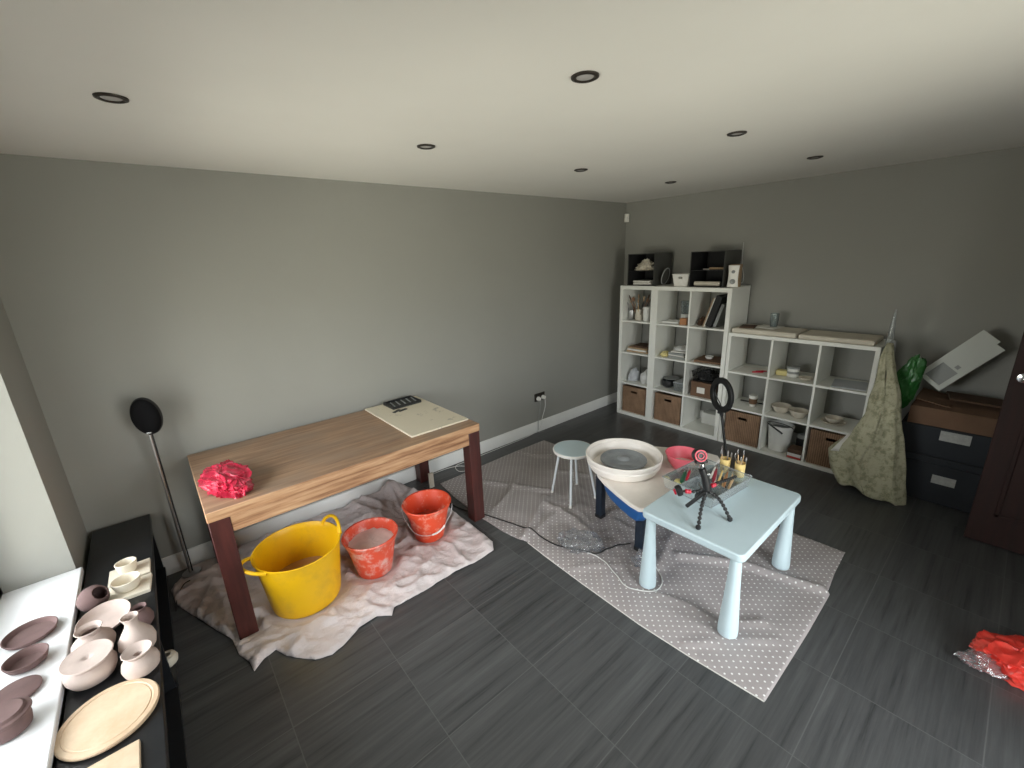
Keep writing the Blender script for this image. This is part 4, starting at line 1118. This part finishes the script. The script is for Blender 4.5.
pot('grey_plate', 'wide grey plate balanced over the black bowl, middle shelf unit', 'plate', -.20, -.80, c[2]+.083, [(0, 0), (.06, 0), (.085, .008), (.083, .012), (.055, .005), (0, .005)], 'greypaper')
pot('black_bowl', 'small black bowl above the middle basket', 'bowl', -.26, -.80, c[2]+.001, wall_prof([(0, 0), (.035, 0), (.06, .02), (.068, .05), (.064, .078)]), 'blackplastic')
t = thing('food_tub', 'clear plastic tub with pale lid right of the black bowl', 'tub', (-.25, -.965, c[2]+.001))
MB().taper(.085, .052, 0, .095, .060, .085).build('tub_body', 'clear', t)
MB().box(-.098, -.063, .086, .098, .063, .096).build('lid', 'greybag', t, bevel=.003)
# middle unit column 2
c = B(1, 3)
def leaning(name, label, y, th, h, dpt, mat, ang, x=-.24, cat='book', group='books leaning in the middle shelf unit'):
    o = MB().box(-dpt/2, -th, 0, dpt/2, 0, h).build(name, mat, loc=(x, y, c[2]+.001+th*math.sin(ang)*0), bevel=.0015)
    o.rotation_euler = (ang, 0, 0)
    o.location.z += max(0, math.sin(ang)*th)
    tag(o, label, cat, group)
leaning('book', 'thin brown book, first of the leaning books', -1.165, .014, .285, .22, 'kraft', math.radians(17))
leaning('book', 'thin white book between the brown and the black leaning books', -1.181, .012, .29, .24, 'paper', math.radians(17))
leaning('large_folder', 'tall black folder among the leaning books', -1.202, .055, .300, .27, 'blackbox', math.radians(17))
leaning('book', 'pale grey book at the right of the black folder', -1.262, .028, .225, .20, 'greypaper', math.radians(17))
o = crumple('dark_bundle', 'darkcard', .09, .034, .05, .5, 6, 41, 4, loc=(-.24, -1.113, c[2]+.001)); tag(o, 'dark brown bundle left of the leaning books', 'bundle')
c = B(1, 2)
put('cardboard_sheet', 'flat cardboard piece on the shelf below the leaning books', 'cardboard', MB().box(-.13, -.13, 0, .13, .13, .022), 'cardboard', -.235, -1.24, c[2]+.001, .08, bevel=.002)
pot('white_dish', 'little white dish on the flat cardboard piece', 'dish', -.26, -1.22, c[2]+.0245, wall_prof([(0, 0), (.022, 0), (.036, .012), (.04, .026)]), 'porcelain')
c = B(1, 1)
t = thing('wire_basket', 'black wire basket full of dark oddments above a cardboard box', 'basket', (-.25, -1.22, c[2]+.162))
wm = MB()
for zz, s_ in ((.0, .9), (.045, .95), (.09, 1.0)):
    wm.tube([(-.115*s_, -.115*s_, zz), (.115*s_, -.115*s_, zz), (.115*s_, .115*s_, zz), (-.115*s_, .115*s_, zz)], .0028, 6, closed=True)
wm.build('wire_hoops', 'blackmetal', t)
wm = MB()
for k in range(7):
    q = -.1+k*.2/6
    for s_ in (-1, 1):
        wm.tube([(q*.9, s_*.1035, 0), (q, s_*.115, .09)], .002, 5); wm.tube([(s_*.1035, q*.9, 0), (s_*.115, q, .09)], .002, 5)
wm.build('wire_uprights', 'blackmetal', t)
MB().box(-.10, -.10, 0, .10, .10, .004).build('basket_base', 'blackmetal', t)
o = crumple('dark_oddments', 'blackbox', .085, .090, .065, .6, 8, 43, 4, loc=(-.25, -1.22, c[2]+.168)); tag(o, 'tangle of dark oddments inside the wire basket', 'oddments'); o['kind'] = 'stuff'
t = thing('open_cardboard_box', 'brown cardboard box under the wire basket', 'box', (-.25, -1.225, c[2]+.001))
MB().box(-.12, -.125, 0, .12, .115, .15).build('box_body', 'cardboard', t, bevel=.002)
MB().box(-.1215, -.03, .04, -.1205, .05, .10).build('label', 'paper', t)
c = B(1, 0)
put('white_box', 'low white box at the back of the lowest middle shelf', 'box', MB().box(-.06, -.10, 0, .06, .10, .12), 'porcelain', -.10, -1.25, c[2]+.001, 0, bevel=.003)
# low unit
c = D(0, 2)
for i, (dx, lb) in enumerate(((0, 'red handled tool lying in the upper left cube, nearer'), (.045, 'red handled tool lying in the upper left cube, further back'))):
    t = thing('red_tool', lb, 'tool', (-.34+dx, -1.66-dx*.3, c[2]+.008), -.9, 'red handled tools on the low shelf')
    MB().tube([(0, 0, 0), (.05, 0, 0), (.09, 0, 0)], [.006, .008, .006], 10).build('handle', 'redplastic', t)
    MB().box(.09, -.006, -.002, .15, .006, .002).build('blade', 'steel', t)
put('flat_paper', 'sheet of white paper lying under the red handled tools', 'paper', MB().box(-.12, -.12, 0, .12, .12, .0012), 'paper', -.24, -1.64, c[2]+.0008, .1)
c = D(1, 2)
put('yellow_sponge', 'pale yellow sponge block beside the white screw-top tub', 'sponge', MB().box(-.035, -.045, 0, .035, .045, .045), 'yellowsponge', -.25, -1.875, c[2]+.001, .05, bevel=.008)
t = thing('white_tub', 'white tub with dark lid in the upper middle cube', 'tub', (-.25, -1.955, c[2]+.001))
MB().lathe([(0, 0), (.043, 0), (.046, .003), (.046, .070), (.043, .074), (0, .074)], 32).build('tub_body', 'porcelain', t)
MB().lathe([(0, .0745), (.047, .0745), (.048, .078), (.047, .090), (0, .091)], 32).build('lid', 'greypaper', t)
MB().lathe([(.0464, .03), (.0464, .05)], 32).build('label', 'greypaper', t)
pot('small_stone_dish', 'small shallow cream dish right of the white screw-top tub', 'dish', -.30, -2.068, c[2]+.001, wall_prof([(0, 0), (.03, 0), (.045, .01), (.05, .024)]), 'bowlcream')
c = D(2, 2)
put('glass_sheet', 'flat grey sheet lying in the upper right cube', 'sheet', MB().box(-.13, -.11, 0, .13, .11, .006), 'greybag', -.24, -2.36, c[2]+.001, .15, bevel=.001)
c = D(0, 1)
t = thing('paper_cup', 'brown cup with cream top in the cube above the basket', 'cup', (-.25, -1.665, c[2]+.001))
MB().lathe([(0, 0), (.028, 0), (.029, .002), (.038, .095), (.034, .095), (.026, .004), (0, .004)], 28).build('cup_body', 'paper', t)
MB().lathe([(.0318, .025), (.0372, .078)], 28).build('brown_sleeve', 'cardboard', t)
MB().lathe([(0, .096), (.039, .096), (.040, .100), (.036, .108), (0, .109)], 28).build('cup_lid', 'porcelain', t)
put('dark_rod', 'thin dark rod lying behind the brown cup', 'rod', MB().tube([(0, -.13, .006), (0, .13, .006)], .006, 8), 'blackmetal', -.15, -1.65, c[2]+.001, .08)
c = D(1, 1)
bp_ = wall_prof([(0, 0), (.035, 0), (.05, .012), (.070, .040), (.080, .066)], .005)
pot('stoneware_bowl', 'cream bowl at left of the two on the low shelf', 'bowl', -.25, -1.905, c[2]+.001, bp_, 'bowlcream', group='cream bowls on the low shelf')
pot('stoneware_bowl', 'cream bowl at right of the two on the low shelf', 'bowl', -.29, -2.055, c[2]+.001, [(r*.92, z_) for r, z_ in bp_], 'bowlcream', group='cream bowls on the low shelf')
c = D(2, 1)
pot('flat_stone_plate', 'cream plate in the cube beside the draped cloth', 'plate', -.25, -2.30, c[2]+.001, wall_prof([(0, 0), (.05, 0), (.08, .01), (.09, .022)]), 'bowlcream')
pot('small_stone_bowl', 'cream bowl sitting on the plate beside the draped cloth', 'bowl', -.25, -2.30, c[2]+.009, wall_prof([(0, 0), (.03, 0), (.055, .025), (.062, .045)]), 'bowlcream')
c = D(1, 0)
t = thing('white_bucket', 'white plastic bucket with black handle on the lowest shelf', 'bucket', (-.27, -1.933, c[2]+.001))
MB().lathe([(0, 0), (.078, 0), (.082, .004), (.098, .215), (.103, .217), (.103, .240), (.098, .243), (.094, .240), (.078, .006), (0, .004)], 44).build('bucket_body', 'porcelain', t)
MB().lathe([(0, .20), (.091, .20), (.091, .196)], 32).build('slip_inside', 'greypaper', t)
hnd = [(.104*math.cos(a), -.104*math.sin(a), .232) for a in (0,)]
pts = []
for i in range(13):
    a = PI*i/12
    pts.append((-.02-.092*math.sin(a), .104*math.cos(a), .225+.062*math.sin(a)*math.cos(a*.0)+.0))
MB().tube(pts, .0035, 6).build('bail_wire', 'blackplastic', t)
MB().tube([(-.112, .075, .262), (-.114, -.05, .195)], .0075, 8).build('grip', 'blackplastic', t)
t = thing('glaze_carton', 'small carton with red and white front beside the white bucket', 'box', (-.345, -2.098, c[2]+.001))
MB().box(-.06, -.055, 0, .06, .055, .085).build('carton_body', 'darkcard', t, bevel=.002)
MB().box(-.0612, -.052, .022, -.0603, .052, .05).build('white_panel', 'porcelain', t)
MB().box(-.0612, -.052, .003, -.0603, .052, .0215).build('red_panel', 'redprint', t)
t = thing('black_jar', 'black jar with clear domed lid behind the red and white carton', 'jar', (-.20, -2.095, c[2]+.001))
MB().lathe([(0, 0), (.048, 0), (.050, .004), (.050, .130), (.046, .135), (0, .135)], 32).build('jar_body', 'blackplastic', t)
MB().lathe([(0, .136), (.047, .136), (.047, .150), (.035, .168), (.012, .174), (0, .174)], 32).build('lid', 'greypaper', t)

# ------------------------------------------------------------------ on top of the shelves
ZT = 1.4705
def open_box(name, label, yc, hw, mats):
    t = thing(name, label, 'box', (-.215, yc, ZT), 0, 'black open-fronted storage boxes')
    h, d, th = .325, .165, .006
    MB().box(-d, hw-th, 0, d, hw, h).box(-d, -hw, 0, d, -hw+th, h).box(d-th, -hw+th, th, d, hw-th, h-th).box(-d, -hw+th, 0, d, hw-th, th).box(-d, -hw+th, h-th, d, hw-th, h).build('box_shell', 'charcoalboard', t)
    MB().box(-d+.004, -hw+th, h*.46, d-th, hw-th, h*.46+.005).build('box_shelf', 'blackbox', t)
    MB().box(d-th-.002, -hw+th, th, d-th-.0005, hw-th, h-th).box(-d+.004, hw-th-.002, th, d-th, hw-th-.0005, h-th).build('inner_black_sheet', 'blackbox', t)  # thin black sheets over the back and one inner side
    return t
open_box('storage_box', 'black open-fronted box holding bunched and folded cloth on the narrow shelf unit', -.472, .16, 0)
open_box('storage_box', 'black open-fronted box holding paper rolls, beside the white speaker', -1.175, .162, 0)
# contents of the first box
o = crumple('bunched_cloth', 'bowlcream', .075, .095, .060, .9, 8, 71, 5, loc=(-.29, -.475, ZT+.325*.46+.006)); tag(o, 'bunched pale cloth on the middle shelf of the left storage box', 'cloth')
z = ZT+.0075
for i, (h, lb) in enumerate(((.022, 'lower folded white cloth at the bottom of left storage box'), (.020, 'upper folded white cloth at the bottom of left storage box'))):
    o = MB().box(-.09, -.105, 0, .09, .105, h).build('folded_cloth', 'paper', loc=(-.26, -.465, z), bevel=.007); o.rotation_euler = (0, .0, .12*(1-2*i)); z += h+.001
    tag(o, lb, 'cloth', 'folded cloths in the left storage box')
# contents of the second box
zb2 = ZT+.325*.46+.006
put('rolled_paper', 'brown paper roll on the middle shelf of the right storage box', 'paper roll', MB().tube([(0, -.075, .012), (0, .07, .013)], .011, 12), 'kraft', -.32, -1.25, zb2, .2)
put('paper_stack', 'thin pale papers lying in the middle of the right storage box', 'papers', MB().box(-.07, -.10, 0, .07, .10, .008), 'paper', -.22, -1.20, zb2, -.1)
put('large_paper_roll', 'thick cream paper roll at the bottom of right storage box', 'paper roll', MB().tube([(0, -.12, .023), (0, .12, .023)], .021, 16), 'bowlcream', -.33, -1.17, ZT+.0075, .04)
# hoop leaning between the boxes
t = thing('embroidery_hoop', 'thin grey hoop leaning against the left storage box', 'hoop', (-.29, -.715, ZT), 0)
HM = T(0, .005, .093) @ R(math.radians(-90+14), 'X')
MB().lathe([(.078, -.004), (.086, -.004), (.086, .004), (.078, .004), (.078, -.004)], 44, HM, (.8, 1)).build('hoop_ring', 'greypaper', t)
MB().lathe([(0, -.001), (.077, -.001), (.077, .001), (0, .001)], 44, HM, (.8, 1)).build('stretched_cloth', 'charcoalboard', t)
# white basket
t = thing('plastic_basket', 'small white plastic basket with dark handle slot between the black boxes', 'basket', (-.27, -.912, ZT))
m = MB(); bh = .115; th = .004
def wallq(m, p0, p1, q1, q0, nrm):
    n_ = Vector(nrm)*th
    vs = [Vector(p) for p in (p0, p1, q1, q0)]; vs += [v-n_ for v in vs]
    m.add(vs, [(0, 1, 2, 3), (7, 6, 5, 4), (0, 4, 5, 1), (1, 5, 6, 2), (2, 6, 7, 3), (3, 7, 4, 0)])
bx, by, tx, ty = .075, .070, .090, .088
m.box(-bx, -by, 0, bx, by, th)
for (a, b_) in (((-by, by), None),):
    f = lambda z_: (bx+(tx-bx)*z_/bh, by+(ty-by)*z_/bh)
    for s_ in (-1, 1):
        def P(y_, z_): 
            X, Y = f(z_); return (s_*X, y_*Y, z_)
        if s_ == -1:
            for (ya, yb, za, zb_) in ((-1, -.28, 0, bh), (.28, 1, 0, bh), (-.28, .28, 0, .075), (-.28, .28, .092, bh)):
                wallq(m, P(ya, za), P(yb, za), P(yb, zb_), P(ya, zb_), (s_, 0, 0))
        else: wallq(m, P(-1, 0), P(1, 0), P(1, bh), P(-1, bh), (s_, 0, 0))
        def Q(x_, z_):
            X, Y = f(z_); return (x_*X, s_*Y, z_)
        wallq(m, Q(-1, 0), Q(1, 0), Q(1, bh), Q(-1, bh), (0, s_, 0))
m.build('basket_body', 'whiteplastic', t, smooth=False)
MB().tube([(-tx, -ty, bh), (tx, -ty, bh), (tx, ty, bh), (-tx, ty, bh)], .005, 8, closed=True).build('basket_rim', 'whiteplastic', t)
# bookshelf speaker
t = thing('bookshelf_speaker', 'small white-fronted speaker with brown sides at end of tall shelves', 'speaker', (-.30, -1.403, ZT), math.radians(12))
MB().prism([(x_, y_) for x_, y_ in rrect(-.055, -.044, .075, .044, .012)], 0, .20).build('cabinet', 'kraft', t, bevel=.004)
fr = MB()
fr.grid(lambda u, v: (-.060-.010*math.sin(PI*u), (u-.5)*(.088-.014*math.sin(PI*v)), .004+v*.192), 12, 16)
fo = fr.build('front_panel', 'whiteplastic', t, solid=.008)
for z_, r_ in ((.055, .020), (.140, .013)):
    MB().lathe([(0, 0), (r_*.4, .001), (r_, .004), (r_, .006), (r_*1.12, .006), (r_*1.12, 0)], 24, T(-.078, 0, z_) @ R(-PI/2, 'Y')).build('driver', 'greypaper', fo)
cable('speaker_wire', 'thin white wire running up the right wall behind the white speaker', [(-.16, -1.40, 1.50), (-.06, -1.38, 1.50), (-.008, -1.36, 1.56), (-.006, -1.335, 1.66), (-.006, -1.33, 1.76), (-.006, -1.328, 1.86)], .0028, 'cable_white')
# plaster slabs on the low unit
ZD = 1.0755
def slab(label, yc, hw, h):
    m = MB(); nu, nv = 20, 12
    put('plaster_slab', label, 'slab', MB().prism(rrect(-.15, -hw, .15, hw, .015), 0, h), 'slab', -.245, yc, ZD, 0, 'cream slabs on the low shelf unit', bevel=.010)
slab('cream slab on the low shelf unit nearest the tall shelves', -1.72, .258, .042)
slab('cream slab on the low shelf unit nearest the draped cloth', -2.242, .248, .038)
put('dark_notebook', 'dark notebook lying on the first cream slab', 'notebook', MB().box(-.08, -.06, 0, .08, .06, .010), 'darkcard', -.28, -1.56, ZD+.0435, .2, bevel=.001)
put('paper_pad', 'white paper pad beside the dark notebook on the first slab', 'paper', MB().box(-.09, -.09, 0, .09, .09, .006), 'paper', -.20, -1.70, ZD+.0435, -.15, bevel=.001)
pot('glass_tumbler', 'small dark patterned glass standing on the paper pad', 'glass', -.19, -1.735, ZD+.051, wall_prof([(0, 0), (.026, 0), (.028, .004), (.036, .06), (.035, .115)], .003), 'glassy', 28)

# ------------------------------------------------------------------ draped cloth, boxes and clutter by the door
t = thing('draped_pole', 'mottled grey-green cloth draped over an upright pole beside the low shelves', 'draped cloth', (-.33, -2.60, 0))
MB().tube([(0, 0, 0), (.005, .01, 1.12)], .012, 12).build('pole', 'greypaper', t)
MB().lathe([(.020, 1.07), (.024, 1.10), (.016, 1.22), (.006, 1.34), (0, 1.345)], 20, T(.005, .04, 0)).build('clear_cap', 'clear', t)
LE = [(1.12, -2.565), (1.04, -2.545), (.94, -2.555), (.8, -2.555), (.62, -2.54), (.46, -2.49), (.34, -2.40), (.28, -2.365), (.15, -2.385), (.10, -2.40), (.03, -2.44)]
RE = [(1.12, -2.60), (1.04, -2.62), (.94, -2.66), (.8, -2.705), (.62, -2.745), (.46, -2.785), (.34, -2.81), (.28, -2.82), (.15, -2.84), (.10, -2.85), (.03, -2.862)]
def lerp_tab(tab, z_):
    for (za, a), (zb_, b_) in zip(tab, tab[1:]):
        if z_ >= zb_: return b_+(a-b_)*(z_-zb_)/(za-zb_)
    return tab[-1][1]
def dr_fn(u, v):
    z_ = .02+1.10*(1-v)
    yl, yr = lerp_tab(LE, z_), lerp_tab(RE, z_)
    a = u*2*PI
    cy, hw = (yl+yr)/2, (yl-yr)/2
    cx = -.46-.135*min(1, v*2.0); dp = .022+.075*v
    f = 1+.16*(.3+v)*math.sin(a*7+v*2)+.16*(.2+v)*noise.noise(Vector((math.cos(a)*3, math.sin(a)*3, v*5)))
    zz = z_+ (0.045*v**6)*math.sin(a*1+.5)+.012*v**4*math.sin(a*6)
    x_ = cx-dp*math.cos(a)*f+.03*v*abs(noise.noise(Vector((u*14, v*3, 7))))
    y_ = cy+hw*math.sin(a)*(1+.03*math.sin(a*7))+.012*noise.noise(Vector((z_*6, u*5, 3)))
    return (min(x_, -.442 if z_ < .62 or y_ > -2.555 else -.40)+.33, y_+2.60, max(.006, zz))
m = MB(); m.grid(dr_fn, 72, 60)
m.build('cloth', 'leafcloth', t, solid=.002)
m = MB()
m.grid(lambda u, v: (-.665+.33+.05*u, -2.40+2.60-.10*u-.09*v*(1-u), .30+.17*v), 6, 6)
m.build('white_lining', 'paper', t, solid=.002)
o = crumple('green_plastic_bag', 'greenbag', .055, .075, .21, .45, 5, 51, 5, loc=(-.36, -2.725, .635), flat=False)
o.location = (-.36, -2.70, .82); o.rotation_euler = (math.radians(12), 0, 0)
tag(o, 'bright green plastic bag hanging behind the draped cloth', 'plastic bag')
# storage boxes
def dark_box(label, z0, h, x0, ly):
    t = thing('storage_crate', label, 'box', (-.24, -3.09, z0), 0, 'charcoal storage boxes by the door')
    MB().box(-.19, -.37, 0, .19, .37, h-.05).build('box_body', 'darkbox', t, bevel=.008)
    MB().box(-.196, -.376, h-.049, .196, .376, h).build('lid', 'darkbox', t, bevel=.008)
    MB().box(-.1925, ly-.06, h*.45, -.1905, ly+.06, h*.45+.062).build('label_card', 'label', t)
    return t
dark_box('charcoal storage box with white card label standing on the floor by the door', .002, .345, 0, .075)
b2 = thing('storage_crate', 'charcoal storage box stacked on top of the other, under the cardboard', 'box', (-.24, -3.10, .348), 0, 'charcoal storage boxes by the door')
MB().box(-.188, -.37, 0, .188, .37, .215).build('box_body', 'darkbox', b2, bevel=.008)
MB().box(-.1905, .008, .13, -.1885, .158, .200).build('label_card', 'label', b2)
t = thing('cardboard_carton', 'brown cardboard carton with open flaps on top of the charcoal boxes', 'box', (-.235, -3.10, .564))
m = MB()
m.box(-.18, -.34, 0, .18, .34, .006).box(-.18, -.34, .006, -.174, .34, .12).box(.174, -.34, .006, .18, .34, .12).box(-.174, -.34, .006, .174, -.334, .12).box(-.174, .334, .006, .174, .34, .12)
m.build('carton_body', 'cardboard', t)
MB().box(0, -.33, 0, .17, .33, .005, T(-.18, 0, .121) @ R(math.radians(-12), 'Y')).build('flap', 'cardboard', t)
MB().box(-.165, -.02, 0, .165, .165, .005, T(0, .165, .145) @ R(math.radians(10), 'X')).build('flap', 'cardboard', t)
o = put('dark_cardboard_sheet', 'dark brown flattened cardboard lying on the open carton', 'cardboard', MB().box(-.14, -.22, 0, .14, .22, .012), 'darkcard', -.20, -3.14, .735, .15)
o.rotation_euler = (math.radians(3), math.radians(4), .15)
# white polystyrene packing piece, tilted against the wall
t = thing('packing_piece', 'white polystyrene packing piece with grey recess leaning against wall above boxes', 'packaging', (-.20, -2.935, 0.0))
long_a = math.atan2(.331, -.259)
PM = T(0, .0, .992) @ R(math.radians(8), 'Y') @ R(math.atan2(.331, -.259), 'X')
m = MB()
# local y runs along the length, local z across the width
def pf(y0, y1, z0, z1, x0=-.02, x1=.02): m.box(x0, y0, z0, x1, y1, z1, PM)
pf(-.212, -.185, -.085, .085); pf(-.06, .20, -.085, .085); pf(-.185, -.06, -.085, -.055); pf(-.185, -.06, .055, .085); pf(-.185, -.06, -.055, .055, .0, .02)
pf(.20, .222, -.085, .03)
m.build('foam_block', 'polystyrene', t, smooth=False)
MB().box(-.003, -.184, -.054, -.0005, -.061, .054, PM).build('grey_recess', 'greyrecess', t)  # thin grey sheet over the recess floor
MB().box(-.0215, -.045, .01, -.0205, -.02, .035, PM).build('grey_mark', 'greyrecess', t)  # small flat grey square on the foam face

# ------------------------------------------------------------------ bag on the floor at the right
o = crumple('red_plastic_bag', 'redbag', .13, .125, .085, .45, 5, 61, 5, loc=(-1.86, -3.41, .001)); o.rotation_euler = (0, 0, .4)
tag(o, 'crumpled red plastic bag on the dark floor at the right edge', 'plastic bag')
o = crumple('grey_plastic_wrap', 'clearbag', .12, .055, .055, .6, 7, 63, 5, loc=(-1.92, -3.375, .001)); o.rotation_euler = (0, 0, -.9)
tag(o, 'crinkled clear grey plastic wrapped round the red bag', 'plastic wrap')
